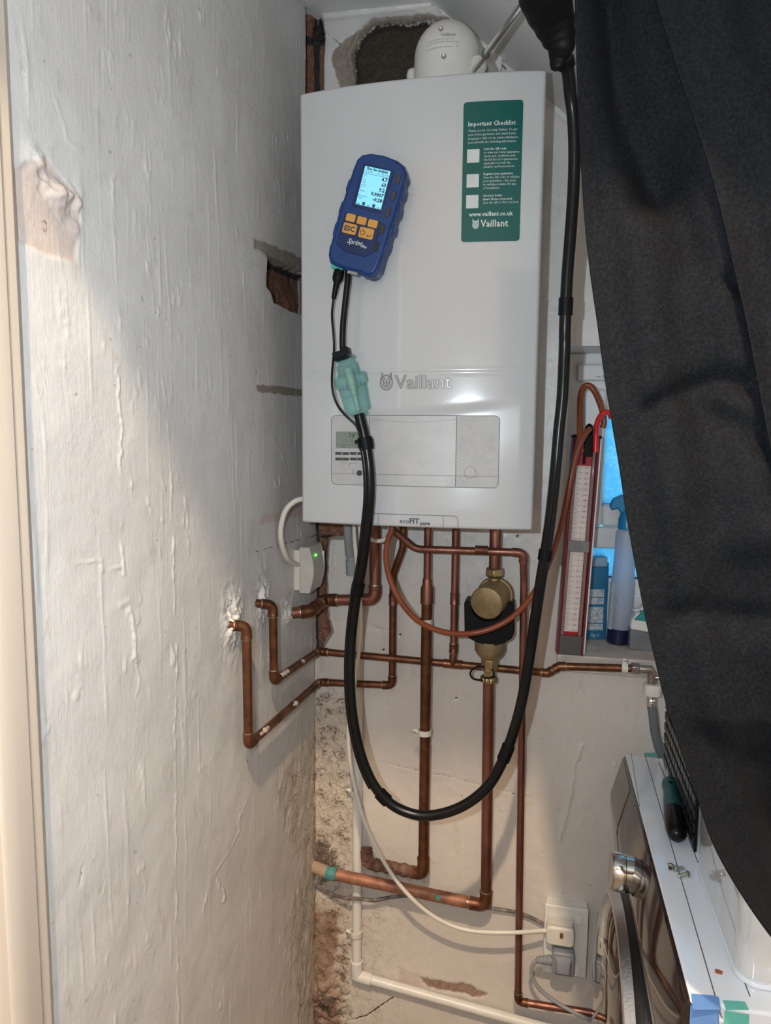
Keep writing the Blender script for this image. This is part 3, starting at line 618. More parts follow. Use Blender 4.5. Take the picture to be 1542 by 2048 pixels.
m.build('printed_badge', M_wprint, st)
m = MB(); hare(m, c_[0], c_[1]-.0008, .0085, lambda P, w: fline(m, P, w*.6, .0016)); m.build('badge_lines', M_dtext, st)

# ------------------------------------------------------------------ flue
fl = pt(895, 100, y=-.14); FX = fl.x
flue = thing('flue_elbow', 'white domed flue elbow with printed text on top of the boiler', 'flue', (FX, -.14, bz1))
R_ = .0535; m = MB(); zc_ = 2.094
m.lathe([(R_*1.16, bz1-zc_), (R_*1.16, bz1-zc_+.012), (R_*1.09, bz1-zc_+.014), (R_*1.09, -.03), (R_*1.06, 0)]+[(R_*1.06*math.cos(t*math.pi/28), R_*1.08*math.sin(t*math.pi/28)) for t in range(1, 14)], (FX, -.14, zc_), n=48)
m.build('elbow_body', M_wp, flue)
m = MB(); m.tube([(FX+.004, -.13, zc_), (FX+.03, -.06, zc_-.004), (FX+.045, .01, zc_-.006)], R_*.98, 36); m.build('horizontal_pipe', M_wp, flue)
cc = pt(947, 128, y=-.012)
m = MB(); m.lathe([(.057, 0), (.057, .004), (.052, .007), (.04, .008)], (cc.x-.004, -.004, cc.z+.005), (0, -1, 0), 48); m.build('wall_collar', M_wp, flue)
m = MB(); c = pt(822, 152, y=-.14); m.lathe([(.010, -.02), (.011, 0), (.009, .008), (.005, .011)], (c.x+.003, c.y, c.z), (0, 0, 1), 20); m.build('test_nub', M_wp, flue)
def ondome(u, v, e=0.):  # text on the bulging face of the elbow, u,v in metres around its middle
    th = math.radians(-90)+u/(R_*1.07); rr = R_*1.095+e+.0004
    if v > 0: k = v/(R_*1.08); rr = R_*1.07*math.cos(k)+e+.0012
    return (FX+rr*math.cos(th), -.14+rr*math.sin(th), zc_+(R_*1.08*math.sin(v/(R_*1.08)) if v > 0 else v))
m = MB(); m.text('Vaillant', .0085, lambda u, v, d: ondome(-.004+u, .0085+v)); 
for k, t in enumerate(('For use only with tested appliances', 'Nur zum Gebrauch mit Geraeten 60/100')): m.text(t, .0033, lambda u, v, d: ondome(-.029+u, .003-k*.0046+v), res=1)
m.text('Flue elbow 87 PP white, made in EU', .0030, lambda u, v, d: ondome(-.029+u, -.0095+v), res=1); m.text('i', .007, lambda u, v, d: ondome(.023+u, -.008+v))
m.build('printed_text', M_gap, flue)
for (u_, v_) in ((-.004, .022), (.002, -.024)):
    p = Vector(ondome(u_, v_)); ax = (p-Vector((FX, -.14, zc_))); ax.z = 0; ax.normalize()
    m = MB(); m.lathe([(.0042, -.001), (.0042, .001), (.0028, .0022), (.0015, .0012)], p, ax, 16); m.build('screw', M_chrome, flue)
cp = pt(953, 128, y=-.175)
m = MB(); m.lathe([(.0155, -.03), (.0155, 0), (.014, .002), (.004, .0025)], cp, (-.12, -1, .25), 28); cap = m.build('sampling_port', M_wp2, flue)
m = MB(); m.lathe([(.0158, -.0165), (.0162, -.012), (.0158, -.010)], cp, (-.12, -1, .25), 28); m.build('port_ring', pm('brown_port_ring', (.16, .09, .06), .4), cap)

# ------------------------------------------------------------------ pipes
def pipe_run(name, label, P, r, fil, mat=M_cop, ematch=None, cat='pipe', skip=(), mats={}, group=None, fit=1.16, pname='pipe', n=18):
    T = thing(name, label, cat, P[-1], group=group)
    path, arcs = fillet(P, fil); m = MB(); m.tube(path, r, n); m.build(pname, mat, T)
    for i, (seg, a, b) in enumerate(arcs):
        if i in skip: continue
        e = r*.75; pre = [seg[0]+a*e*1.6, seg[0]+a*e*1.5, seg[0]+a*e*.9, seg[0]+a*e*.7]; post = [seg[-1]+b*e*.7, seg[-1]+b*e*.9, seg[-1]+b*e*1.5, seg[-1]+b*e*1.6]
        rr = [r*1.04, r*fit*1.04, r*fit*1.04, r*fit]+[r*fit]*len(seg)+[r*fit, r*fit*1.04, r*fit*1.04, r*1.04]
        m = MB(); m.tube(pre+seg+post, rr, n); el = m.build('elbow', mats.get(i, ematch or mat), T)
        m = MB()
        for q_, d_ in ((pre[0], a), (post[-1], b)): m = MB(); m.tube([q_-d_*.0006, q_+d_*.0016], [r*1.10, r*1.06], n); m.build('solder_ring', M_solder, el)
    return T
def coupling(T, p, d, r, L, mat=M_cop, name='coupling'):
    p = Vector(p); d = Vector(d).normalized(); m = MB()
    m.tube([p-d*L/2, p-d*(L/2-.0006), p-d*(L/2-.003), p-d*(L/2-.0045), p+d*(L/2-.0045), p+d*(L/2-.003), p+d*(L/2-.0006), p+d*L/2], [r*1.03, r*1.22, r*1.22, r*1.15, r*1.15, r*1.22, r*1.22, r*1.03], 18)
    return m.build(name, mat, T)
Z = Vector((0, 0, 1))
def Pb(px, py, y=-.03): return pt(px, py, y=y)
def up(p, z): return Vector((p.x, p.y, z))
inb = bz0+.03
# big pipe by the corner, turning into the left wall
a = Pb(750, 1120, -.055); b = Pb(747, 1199, -.055); c = Pb(652, 1199, -.05)
b.x = a.x; P = [up(a, inb), b, Vector((.040, b.y+.0, c.z)), Vector((.034, -.125, c.z-.006)), Vector((-.02, -.155, c.z-.01))]
g1 = pipe_run('gas_pipe', 'thick copper pipe elbowed into the left wall just under the white receiver box', P, .0112, [.018, .016, .016], M_cop, mats={2: M_cop_brown, 1: M_cop_brown})
# pipe that crosses to the corner and runs down the left wall (lower)
a = Pb(806, 1085, -.05); b = Pb(786, 1190, -.030); c = Pb(785, 1370, -.028); d = Pb(640, 1365, -.03)
zc2 = pt(628, 1362, y=-.03).z; e = pt(497, 1490, x=.022); f = pt(484, 1258, x=.022); f.y = e.y
b1 = Pb(805, 1095, -.05); b1.x = a.x; c.x = b.x; e2 = Vector((.022, e.y, e.z))
P = [up(a, inb), b1, up(b, pt(786, 1150, y=-.030).z), Vector((b.x, -.030, c.z)), Vector((.022, -.034, zc2)), e2, Vector((.022, e.y-.002, f.z)), Vector((-.015, e.y-.03, f.z+.008))]
g2 = pipe_run('heating_pipe', 'copper pipe run making the larger, lower V along the left wall, nearest the camera', P, .0075, [.03, .03, .012, .012, .012, .014], M_cop_brown, skip=(0, 1), mats={5: M_cop_brown})
coupling(g2, pt(786, 1200, y=-.030), Z, .0075, .022); M_flake = pm('white_paint_flake', (.46, .38, .33), .6, bs=.8, bscale=200)
# central vertical
a = Pb(855, 1120, -.070); q1 = pt(853, 1172, y=-.070); c = Pb(848, 1748, -.055); d = Pb(736, 1727, -.032)
g3 = thing('return_pipe', 'central copper pipe that widens below the boiler and drops to a flaking brown foot', 'pipe', c)
m = MB(); m.tube([up(a, inb), Vector((a.x, -.070, q1.z))], .0075, 18); m.build('narrow_pipe', M_cop, g3)
m = MB(); z0_ = q1.z; m.tube([(a.x, -.070, z0_+.016), (a.x, -.070, z0_+.013), (a.x, -.070, z0_+.004), (a.x, -.070, z0_-.004), (a.x, -.070, z0_-.03), (a.x, -.070, z0_-.034), (a.x, -.070, z0_-.0345)], [.0078, .0092, .0092, .0128, .0128, .0135, .0112], 20); m.build('reducer', M_cop, g3)
path, arcs = fillet([(a.x, -.070, z0_-.02), (a.x-.0015, -.055, c.z), (d.x, d.y, d.z)], [.02]); m = MB(); m.tube(path[:6], .011, 20); m.build('pipe', M_cop_brown, g3)
seg = arcs[0][0]; m = MB(); m.tube([seg[0]+Z*.018, seg[0]+Z*.0178, seg[0]+Z*.012]+seg, [.0112, .0136, .0130]+[.0128]*9, 20); m.build('elbow', M_cop_brown, g3)
pp = smooth_path([seg[-1], (seg[-1]+d)/2+Vector((0, 0, .001)), d+Vector((.004, 0, .001)), d+Vector((-.004, .004, .014)), d+Vector((-.006, .012, .030))], 8)
m = MB(); m.tube(pp, [.0125+.0012*math.sin(i*2.1)+.0008*math.sin(i*5) for i in range(len(pp))], 20); m.build('painted_foot', M_rusty, g3)
# fourth vertical (to tee)
hz = [pt(634, 1304, y=-.046), pt(905, 1329, y=-.046), pt(1095, 1346, y=-.046)]
a = Pb(910, 1150, -.05); tee = pt(906, 1329, y=-.048)
g4 = pipe_run('cold_feed_pipe', 'thin copper pipe between the central pipe and the filter, ending in a tee', [up(a, inb), up(a, pt(908, 1296, y=-.05).z), tee+Vector((0, -.003, .012)), tee], .0075, [.012, .01], M_cop, skip=(1,), mats={0: M_cop_brown})
coupling(g4, pt(909, 1197, y=-.05), Z, .0075, .024)
# long horizontal with the left wall's upper drop
zc1 = pt(628, 1302, y=-.046).z; e = pt(548, 1362, x=.022); f = pt(537, 1215, x=.022)
o1 = pt(1108, 1343, y=-.046); o2 = pt(1122, 1332, y=-.046); o3 = pt(1270, 1337, y=-.046)
P = [Vector((-.015, e.y-.028, f.z+.008)), Vector((.022, e.y-.002, f.z)), Vector((.022, e.y, e.z)), Vector((.024, -.046, zc1)), hz[2], Vector((o2.x-.003, -.048, o2.z)), o3]
g5 = pipe_run('water_pipe', 'long copper pipe crossing the back wall, with the smaller upper V on the left wall', P, .0075, [.014, .012, .012, .008, .008], M_cop_brown)
dr = (hz[2]-P[3]).normalized(); ct = P[3]+dr*((tee.x-P[3].x)/dr.x)
coupling(g5, ct, dr, .0077, .038, M_cop_brown, 'tee_fitting')
# paint flakes on the two wall drops
for T, A_, B_, rr in ((g2, Vector((.022, e2.y, e2.z)), Vector((.024, -.03, zc2)), .0077), (g5, P[2], P[3], .0077)):
    m = MB(); dd = (B_-A_)
    for t, l in ((.09, .045), (.52, .022)):
        m = MB(); k = int(l/.004)+2; path = [A_+dd*t+dd.normalized()*(l*i/k)+Vector((.0034, -.0006, .0034)) for i in range(k+1)]
        m.tube(path, [rr*(.34+.40*random.random()) if 0 < i < k else .0005 for i in range(k+1)], 10)
        m.build('paint_flake', M_flake, T)
# big pipe with filter
a = Pb(990, 1100, -.07); fz = lambda py, y=-.07: pt(985, py, y=y).z
g6 = thing('filter_feed_pipe', 'short thick copper pipe between the boiler and the brass filter', 'pipe', up(a, fz(1135)))
MB().tube([up(a, inb), up(a, fz(1138))], .0112, 20).build('pipe', M_cop, g6)
fx = a.x; F0 = pt(977, 1330, y=-.07); fxb = pt(980, 1290, y=-.07).x
filt = thing('magnetic_filter', 'brass magnetic filter with a round cap, black collar and drain tap', 'filter', (fxb, -.07, fz(1390)))
m = MB(); m.lathe([(.0130, 0), (.0165, .0010), (.0185, .003), (.0185, .0145), (.0165, .0170), (.012, .018)], (fx, -.07, fz(1153)), Z, 6, mod=None); m.build('hex_nut', M_brass, filt, bevel=.001)
m = MB(); m.tube([(fx, -.07, fz(1155)), (fx, -.07, fz(1160)), (fx, -.07, fz(1161)), (fx-.001, -.07, fz(1192))], [.0120, .0120, .0138, .0155], 28); m.build('neck', M_brass, filt)
bc = pt(990, 1190, y=-.068)
m = MB(); m.lathe([(.030, -.01), (.0350, -.006), (.0350, .0), (.0335, .002), (.0335, .004)], (bc.x, -.068, bc.z), (0, -1, 0), 44); m.build('barrel_rim', M_brass, filt)
fc = pt(972, 1207, y=-.118); ax = Vector((fc.x-bc.x, -.05, fc.z-bc.z))
m = MB(); m.lathe([(.0318, 0), (.0318, ax.length-.003), (.0308, ax.length-.001), (.0290, ax.length)], (bc.x, -.068, bc.z), ax, 48)
brl = m.build('barrel_cap', M_brass_cast, filt); u_ax = ax.normalized(); ux = Vector((1, 0, 0)); ux = (ux-u_ax*ux.dot(u_ax)).normalized(); uz = ux.cross(u_ax)
if uz.z < 0: uz = -uz
m = MB()
for k, t in enumerate(('FERNOX', 'TF1 FILTER', 'CLEAN')): m.text(t, .0048, lambda u, v, d: Vector((fc.x, fc.y, fc.z))+u_ax*(.0003+(ax.length-(fc-Vector((bc.x, -.068, bc.z))).length))+ux*(u-.002)+uz*(v+.004-k*.0055), align='CENTER', res=1)
m.build('stamped_text', pm('stamped_brass', (.30, .22, .11), .6, .6), brl)
# black U-shaped collar behind the cap
K = lambda px, py: (lambda p: (p.x, p.z))(pt(px, py, y=-.098))
col_ = [K(928, 1206), (K(931, 1202)), K(943, 1203), K(945, 1222), K(952, 1233), K(966, 1242), K(982, 1243), K(998, 1235), K(1006, 1222), K(1007, 1207), K(1024, 1207), K(1028, 1211), K(1028, 1268), K(1023, 1278), K(1008, 1287), K(990, 1292), K(972, 1291), K(952, 1285), K(936, 1276), K(929, 1266)]
m = MB(); m.prism(col_[::-1], lambda u, v, d: (u, d, v), -.098, -.050); m.build('black_collar', M_blkm, filt, bevel=.002)
m = MB(); zb_ = fz(1280); m.lathe([(.0298, zb_), (.0298, fz(1300)), (.0240, fz(1310)), (.0165, fz(1318)), (.0165, fz(1336)), (.0135, fz(1342))], (fxb, -.07, 0), (0, 0, 1), 44); m.build('lower_body', M_brass_cast, filt)
m = MB(); m.box((fxb-.0085, -.0880, fz(1337)), (fxb+.0085, -.068, fz(1316))).box((fxb-.0095, -.086, fz(1362)), (fxb+.0095, -.064, fz(1336))); m.build('drain_block', M_brass, filt, bevel=.002)
tp = pt(975, 1343, y=-.09); m = MB(); m.lathe([(.0058, -.006), (.0058, 0), (.005, .0015), (.001, .002)], tp, (0, -1, 0), 20); m.box((tp.x-.0035, tp.y-.0026, tp.z-.0005), (tp.x+.0035, tp.y-.0018, tp.z+.0005)).box((tp.x-.0005, tp.y-.0026, tp.z-.0035), (tp.x+.0005, tp.y-.0018, tp.z+.0035)); m.build('drain_screw', M_brass, filt)
m = MB(); m.lathe([(.012, 0), (.0158, .001), (.0158, .0085), (.014, .0105), (.008, .011)], (fxb-.001, -.075, fz(1362)), Z, 48, mod=lambda t: 1+.05*math.sin(t*16)); m.build('knurled_cap', M_brass, filt)
m = MB(); w0 = pt(972, 1334, y=-.085); ps = [pt(972, 1335, y=-.085), pt(955, 1333, y=-.088), pt(943, 1341, y=-.09), pt(941, 1350, y=-.09), pt(948, 1358, y=-.09), pt(966, 1361, y=-.088)]
m.tube(smooth_path(ps, 8), .0019, 10); m.tube(smooth_path([pt(984, 1338, y=-.088), pt(988, 1348, y=-.09), pt(984, 1355, y=-.09), pt(968, 1356, y=-.09)], 8), .0017, 10); m.build('strap', M_blkm, filt)
a = Pb(977, 1370, -.072); b = Pb(972, 1812, -.052); c = Pb(650, 1745, -.046)
dn = (c-b).normalized()
g7 = pipe_run('flow_pipe', 'thick copper pipe below the brass filter ending in a pink run with green end', [up(a, fz(1355)), Vector((b.x, b.y, b.z)), b+dn*.125], .0112, [.02], M_cop, mats={0: M_cop_brown})
g = pt(667, 1748, y=-.046); m = MB(); m.tube([b+dn*.04, g+(b-g)*.02], .0120, 20); m.build('pink_run', M_pinkcop, g7)
m = MB(); m.tube([g-dn*.006, g-dn*.004, g+dn*.004, g+dn*.010, g+dn*.016], [.0122, .0135, .0138, .0128, .0135], 20); m.build('verdigris_end', M_verd, g7)
g = pt(877, 1789, y=-.050); m = MB(); m.tube([g+Vector((0, -.0102, 0)), g+Vector((0, -.0128, 0)), g+Vector((0, -.0132, 0))], [.0058, .0045, .001], 12); m.build('verdigris_spot', M_verd, g7)
q = pt(630, 1740, y=-.02); m2 = MB(); m2.tube([pt(660, 1747, y=-.044), q+Vector((-.004, .01, 0))], [.0125, .0135], 16); m2.build('plastered_stub', pm('pinkish_plaster_daub', (.50, .36, .27), .85, bs=.9, bscale=150), g7)
# right-hand pipe
s0 = pt(783, 1062, y=-.11); s1 = pt(795, 1088, y=-.10); s2 = pt(830, 1098, y=-.093); s3 = pt(1046, 1105, y=-.092); s4 = pt(1037, 1410, y=-.03)
v1 = pt(1047, 1300, y=-.045); v2 = pt(1036, 2003, y=-.045); v3 = pt(1215, 2031, y=-.045)
g8 = pipe_run('hot_water_pipe', 'rightmost tall thin copper pipe, curving sideways out from under the boiler', [up(s0, inb), s0+Vector((0, 0, .004)), s2, s3, Vector((pt(1048, 1160, y=-.076).x, -.076, pt(1047, 1160, y=-.076).z)), Vector((v2.x, -.045, v2.z)), v3], .0072, [.012, .03, .012, .1, .012], M_cop, skip=(0, 1, 3), mats={4: M_cop_brown})
coupling(g8, pt(963, 1100, y=-.0925), s3-s2, .0072, .024)
m = MB(); q = pt(1037, 1985, y=-.045); m.tube([q, q-Z*.008], .0082, 16); m.build('green_collar', M_verd, g8)
q = pt(1205, 2030, y=-.045); coupling(g8, q, v3-v2, .0085, .03, M_rusty)

# clips
def clip(p, d, r, label, side=-1, grp='white pipe clips', mat=M_wp2):
    """ring clip round a pipe at p (axis d) with a screw tab to the side"""
    T = thing('pipe_clip', label, 'clip', p, group=grp); p = Vector(p); d = Vector(d).normalized()
    m = MB(); w = .0055; n = 28; vs = []; fs = []
    a = Vector((0, -1, 0)); a = (a-d*a.dot(d)).normalized(); b = d.cross(a)
    for k in range(n):
        t = 2*math.pi*k/n; q_ = a*math.cos(t)+b*math.sin(t)
        for rr, h in ((r*1.02, -w), (r*1.26, -w), (r*1.26, w), (r*1.02, w)): vs.append(tuple(p+q_*rr+d*h))
    for k in range(n):
        for j in range(4): fs.append((k*4+j, ((k+1) % n)*4+j, ((k+1) % n)*4+(j+1) % 4, k*4+(j+1) % 4))
    m.add(vs, fs); m.build('band', mat, T)
    q_ = p+b*(r*1.15)*side; tb = p+b*(r*1.15+.010)*side
    m = MB(); m.tube([q_+Vector((0, r*.1, 0)), tb+Vector((0, r*.1, 0))], [.0055, .0045], 12); m.build('screw_tab', mat, T)
    m = MB(); m.lathe([(.0022, 0), (.0022, .001), (.001, .0015)], tb-b*side*.003+Vector((0, -.0045, 0)), (0, -1, 0), 12); m.build('screw', M_nickel, T)
    return T
vd = lambda p: Vector((p.x, p.y, p.z))
clip(vd(pt(851, 1243, y=-.069)), Z, .0112, 'white clip on the central copper pipe, the upper one behind the red-brown tube', -1, 'clips on the central copper pipe')
clip(vd(pt(849, 1464, y=-.063)), Z, .0112, 'white clip on the central copper pipe, the lower one well below the filter', -1, 'clips on the central copper pipe')
clip(pt(1249, 1336, y=-.046), (1, 0, 0), .0078, 'white clip on the thin copper pipe just under the window sill', -1, None)

# valve and grey hose at the right end of the water pipe
vp = pt(1300, 1341, y=-.046)
val = thing('hose_valve', 'tarnished angle valve at the end of the pipe under the window sill', 'valve', vp)
m = MB(); m.lathe([(.0085, -.004), (.0115, -.002), (.0115, .010), (.0085, .012)], o3+Vector((-.004, 0, 0)), (1, 0, 0), 6); m.build('hex_nut', M_nickel, val, bevel=.001)
m = MB(); m.tube([o3+Vector((.006, 0, 0)), vp+Vector((.001, 0, .002)), vp+Vector((.004, 0, -.004)), vp+Vector((.0045, 0, -.030))], [.0075, .0085, .0085, .0085], 18); m.build('body', M_nickel, val)
m = MB(); m.lathe([(.004, 0), (.0045, .012), (.0065, .013), (.0065, .020), (.003, .021)], vp+Vector((.006, -.002, -.012)), (1, -.1, 0), 16); m.build('spindle', M_nickel, val)
hs = thing('fill_hose', 'grey washing machine hose with a white nut hanging from the angle valve', 'hose', vp+Vector((0, 0, -.2)))
h0 = pt(1304, 1378, y=-.046)
m = MB(); m.lathe([(.013, -.012), (.0165, -.010), (.0165, .006), (.015, .010), (.010, .011)], h0, Z, 32, mod=lambda t: 1+.06*(abs(math.sin(t*2)) > .9)); m.build('white_nut', M_wp2, hs)
m = MB(); m.tube([h0-Z*.011, h0-Z*.016, h0-Z*.018, h0-Z*.022, h0-Z*.025, h0-Z*.029, h0-Z*.033], [.009, .0098, .0085, .0098, .0085, .0098, .0085], 20); m.build('ferrule', M_chrome, hs)
m = MB(); m.tube(smooth_path([h0-Z*.030, pt(1306, 1430, y=-.046), pt(1311, 1470, y=-.043), pt(1325, 1520, y=-.035), pt(1345, 1580, y=-.035), pt(1362, 1660, y=-.035)], 10), .0087, 18); m.build('hose', M_greyp, hs)

# ------------------------------------------------------------------ white waste pipe with its condensate tube
w0, w1, w2 = pt(712, 1148, y=-.0112), pt(713, 1951, y=-.0165), pt(1110, 2062, y=-.018)
w0.x = w1.x
wp = thing('waste_pipe', 'white plastic waste pipe down the corner then sloping right along the wall foot', 'pipe', w1)
path, arcs = fillet([w0, w1, w2+(w2-w1)*.3], .012); m = MB(); m.tube(path, .0103, 20); m.build('pipe', M_wp, wp)
dd = (w2-w1).normalized(); m = MB(); m.tube([w1+Z*.036, w1+Z*.035, w1+Z*.006, w1-Z*.002+dd*.003], [.0106, .0128, .0128, .0124], 22); m.tube([w1+dd*-.009-Z*.0, w1+dd*.005, w1+dd*.034, w1+dd*.035], [.0100, .0128, .0128, .0106], 22); m.build('elbow_socket', M_wp, wp, ang=50)
clip(pt(712, 1866, y=-.0175), Z, .0106, 'white clip low on the white waste pipe, near its elbow', -1, 'clips on the white waste pipe')
clip(pt(713, 1583, y=-.0165), Z, .0106, 'white clip on the white waste pipe, the upper one behind the thin white cable', -1, 'clips on the white waste pipe')
ct_ = thing('condensate_tube', 'grey corrugated tube joining the boiler to the white waste pipe', 'tube', w0)
c0 = up(pt(695, 1056, y=-.05), inb); c1 = pt(696, 1060, y=-.05); c2 = pt(700, 1112, y=-.03); 
pp = smooth_path([c0, c1, c2], 24); m = MB(); m.tube(pp, [.0090+(.0008 if i % 2 else -.0004) for i in range(len(pp))], 18); m.build('corrugated_tube', M_greyp2, ct_, ang=80)
m = MB(); q = pt(703, 1108, y=-.026); q2 = pt(704, 1149, y=-.024); m.tube([q, q+(q2-q)*.1, q+(q2-q)*.28, q+(q2-q)*.3, q2], [.0098, .0112, .0112, .0126, .0126], 22); m.build('coupler', M_greyp2, ct_)

def cable(name, label, P, r, mat, cat='cable', n=10, pn=12, parent=None):
    m = MB(); m.tube(smooth_path(P, n), r, pn)
    o = m.build(name, mat, parent)
    if parent is None: tag(o, label, cat)
    return o
cable('white_cable', 'thin white cable hanging from the boiler and curving right to the upper plug',
      [up(pt(707, 1058, y=-.08), inb), pt(709, 1075, y=-.08), pt(716, 1150, y=-.078), pt(722, 1250, y=-.076), pt(712, 1350, y=-.070), pt(698, 1440, y=-.066), pt(698, 1500, y=-.066), pt(709, 1570, y=-.068), pt(732, 1650, y=-.075), pt(775, 1735, y=-.085), pt(825, 1798, y=-.085), pt(880, 1840, y=-.075), pt(940, 1861, y=-.072), pt(1020, 1865, y=-.070), pt(1095, 1861, y=-.045)], .0042, M_wp2)
cable('receiver_cable', 'white cable looping from the boiler side to the white receiver box on the left wall',
      [(.075, -.20, pt(607, 997, x=.05).z), pt(604, 998, x=.050), pt(585, 1006, x=.035), pt(570, 1024, x=.022), pt(562, 1055, x=.014), pt(563, 1085, x=.012), pt(573, 1114, x=.012), pt(583, 1124, x=.012), pt(594, 1129, x=.012)], .0050, M_wp2)
cable('loop_cable', 'short white cable loop hanging under the boiler beside the black hose',
      [up(pt(719, 1060, y=-.12), inb), pt(721, 1064, y=-.12), pt(737, 1076, y=-.12), pt(757, 1082, y=-.12), pt(772, 1076, y=-.12), pt(779, 1062, y=-.12), up(pt(780, 1060, y=-.12), inb)], .0042, M_wp2)
cable('old_cable', 'old paint-spattered grey cable sagging along the wall below the pink pipe',
      [pt(628, 1768, y=-.006), pt(655, 1785, y=-.010), pt(690, 1796, y=-.034), pt(712, 1797, y=-.034), pt(750, 1800, y=-.026), pt(785, 1794, y=-.014), pt(830, 1792, y=-.01), pt(900, 1805, y=-.01), pt(960, 1814, y=-.01), pt(1020, 1822, y=-.01), pt(1055, 1832, y=-.01), pt(1092, 1850, y=-.012)], .0036,
      pm('paint_spattered_cable', (.12, .10, .09), .6, col2=(.25, .22, .20), vs=70, vdet=4, lo=.5, hi=.62))

# ------------------------------------------------------------------ receiver box on the left wall
ra, rb = pt(587, 1096, x=.0), pt(587, 1187, x=.0); ry0 = ra.y-.002; ry1 = -.045; rz1, rz0 = ra.z-.002, rb.z+.002
rc_ = thing('wireless_receiver', 'white receiver box with a green light on the left wall below the boiler', 'receiver', (0, (ry0+ry1)/2, rz0))
MB().box((.0, ry0+.002, rz0+.004), (.012, ry1, rz1-.002)).build('back_plate', M_wp2, rc_, bevel=.0015)
m = MB(); prof = [(.009, rz0-.002), (.030, rz0-.002), (.036, rz0+.02), (.038, (rz0+rz1)/2), (.036, rz1-.02), (.030, rz1), (.009, rz1)]
prof = [(.009, rz0-.003)]+[(.030+.009*math.sin(math.pi*k/12), rz0-.003+(rz1-rz0+.006)*k/12) for k in range(13)]+[(.009, rz1+.003)]
m.prism(prof, lambda u, v, d: (u, d, v), ry0+.008, ry1+.001); m.build('cover', pm('pale_grey_receiver_plastic', (.56, .54, .50), .45), rc_, bevel=.002)
gl = pt(634, 1110, x=.0385); M_led = pm('green_led', (.05, 1, .02), .3, emit=9.)
m = MB(); m.lathe([(.0019, -.003), (.0019, 0), (.0015, .0010), (.0004, .0015)], (.0372, gl.y, gl.z), (1, 0, 0), 16); m.build('led', M_led, rc_)
m = MB(); m.box((.034, ry1-.010, rz1-.045), (.0395, ry1-.006, rz1-.014)); m.build('button_strip', M_wp, rc_, bevel=.001)

# ------------------------------------------------------------------ combustion analyser
TH = math.radians(15.2); Yf = -.334; org = pt(738, 432, y=Yf)
MA = Matrix.Translation(org) @ Matrix.Rotation(TH, 4, 'Y')
MAi = MA.inverted()
an = thing('gas_analyser', 'blue handheld gas analyser with yellow keys stuck on the boiler front', 'analyser', org, MA)
def la(px, py, y=Yf): p = MAi @ pt(px, py, y=y); return (p.x, p.z)
M_blue = pm('blue_rubber', (.005, .040, .165), .42, col2=(.005, .035, .145), bs=.1, bscale=300)
M_blue2 = pm('dark_blue_fascia', (.003, .022, .095), .35)
out = [la(*p) for p in [(724, 309), (742, 306), (766, 310), (788, 318), (802, 328), (810, 340), (811, 354), (806, 368), (797, 402), (785, 440), (772, 482), (760, 520), (750, 543), (742, 549), (728, 547), (718, 541), (694, 536), (674, 530), (662, 522), (658, 510), (661, 492), (670, 462), (681, 420), (694, 380), (706, 342), (714, 318)]]
side = [la(*p) for p in [(722, 308), (742, 305), (768, 309), (794, 319), (808, 331), (812, 345), (812, 352), (808, 357), (806, 366), (808, 372), (804, 388), (800, 392), (798, 402), (799, 408), (795, 426), (790, 429), (787, 440), (788, 446), (784, 462), (779, 465), (776, 477), (776, 483), (771, 498), (767, 502), (763, 516), (757, 538), (748, 550), (738, 553), (722, 549), (716, 543), (694, 538), (672, 532), (658, 524), (655, 508), (657, 492), (660, 486), (664, 470), (663, 466), (668, 446), (671, 442), (675, 426), (675, 420), (681, 402), (685, 398), (690, 382), (689, 376), (695, 358), (699, 354), (704, 338), (712, 318)]]
fl_ = lambda u, v, d: (u, -d, v)
m = MB(); m.prism(out[::-1], fl_, -.010, .0); m.build('fascia', M_blue, an, world=False, bevel=.0035, seg=3)
m = MB(); m.prism(side[::-1], fl_, -.038, -.0045); m.build('rubber_case', M_blue, an, world=False, bevel=.003, seg=3)
sc_ = [la(*p) for p in ((728, 326), (789, 342), (764, 429), (703, 412))]
m = MB(); m.prism(sc_[::-1], fl_, -.004, .0006); m.build('screen_bezel', M_blue2, an, world=False, bevel=.0006)
q4 = [la(*p) for p in ((733, 331), (784, 345), (760, 421), (709, 406))]; sw0 = q4[3][0]; 
cx = sum(p[0] for p in q4)/4; cz = sum(p[1] for p in q4)/4; hw = (q4[1][0]-q4[0][0])/2*.98; hh_ = (q4[0][1]-q4[3][1])/2
M_scr = pm('lit_cyan_screen', (.20, .56, .74), .2, emit=.55, col2=(.22, .60, .76))
m = MB(); m.prism([(cx-hw, cz-hh_), (cx+hw, cz-hh_), (cx+hw, cz+hh_), (cx-hw, cz+hh_)], fl_, 0, .0011); scr = m.build('lit_screen', M_scr, an, world=False)
m = MB(); M_ink = pm('screen_ink', (.01, .02, .05), .5)
def at_(t, u, v, s, al='LEFT', b=0.): m.text(t, s*hw*2, lambda a_, b_, d: (cx-hw+2*hw*u+a_, -.0014, cz+hh_-2*hh_*v+b_), align=al, bold=b, res=1)
at_('Flue Gas Analysis', .09, .075, .118, b=.0002); at_('17:33:52', .02, .15, .095); at_('01 Oct 202', .98, .15, .095, 'RIGHT')
m.add([fl_(cx-hw, cz+hh_-2*hh_*.175, .0014), fl_(cx+hw, cz+hh_-2*hh_*.175, .0014), fl_(cx+hw, cz+hh_-2*hh_*.183, .0014), fl_(cx-hw, cz+hh_-2*hh_*.183, .0014)], [(0, 3, 2, 1)])
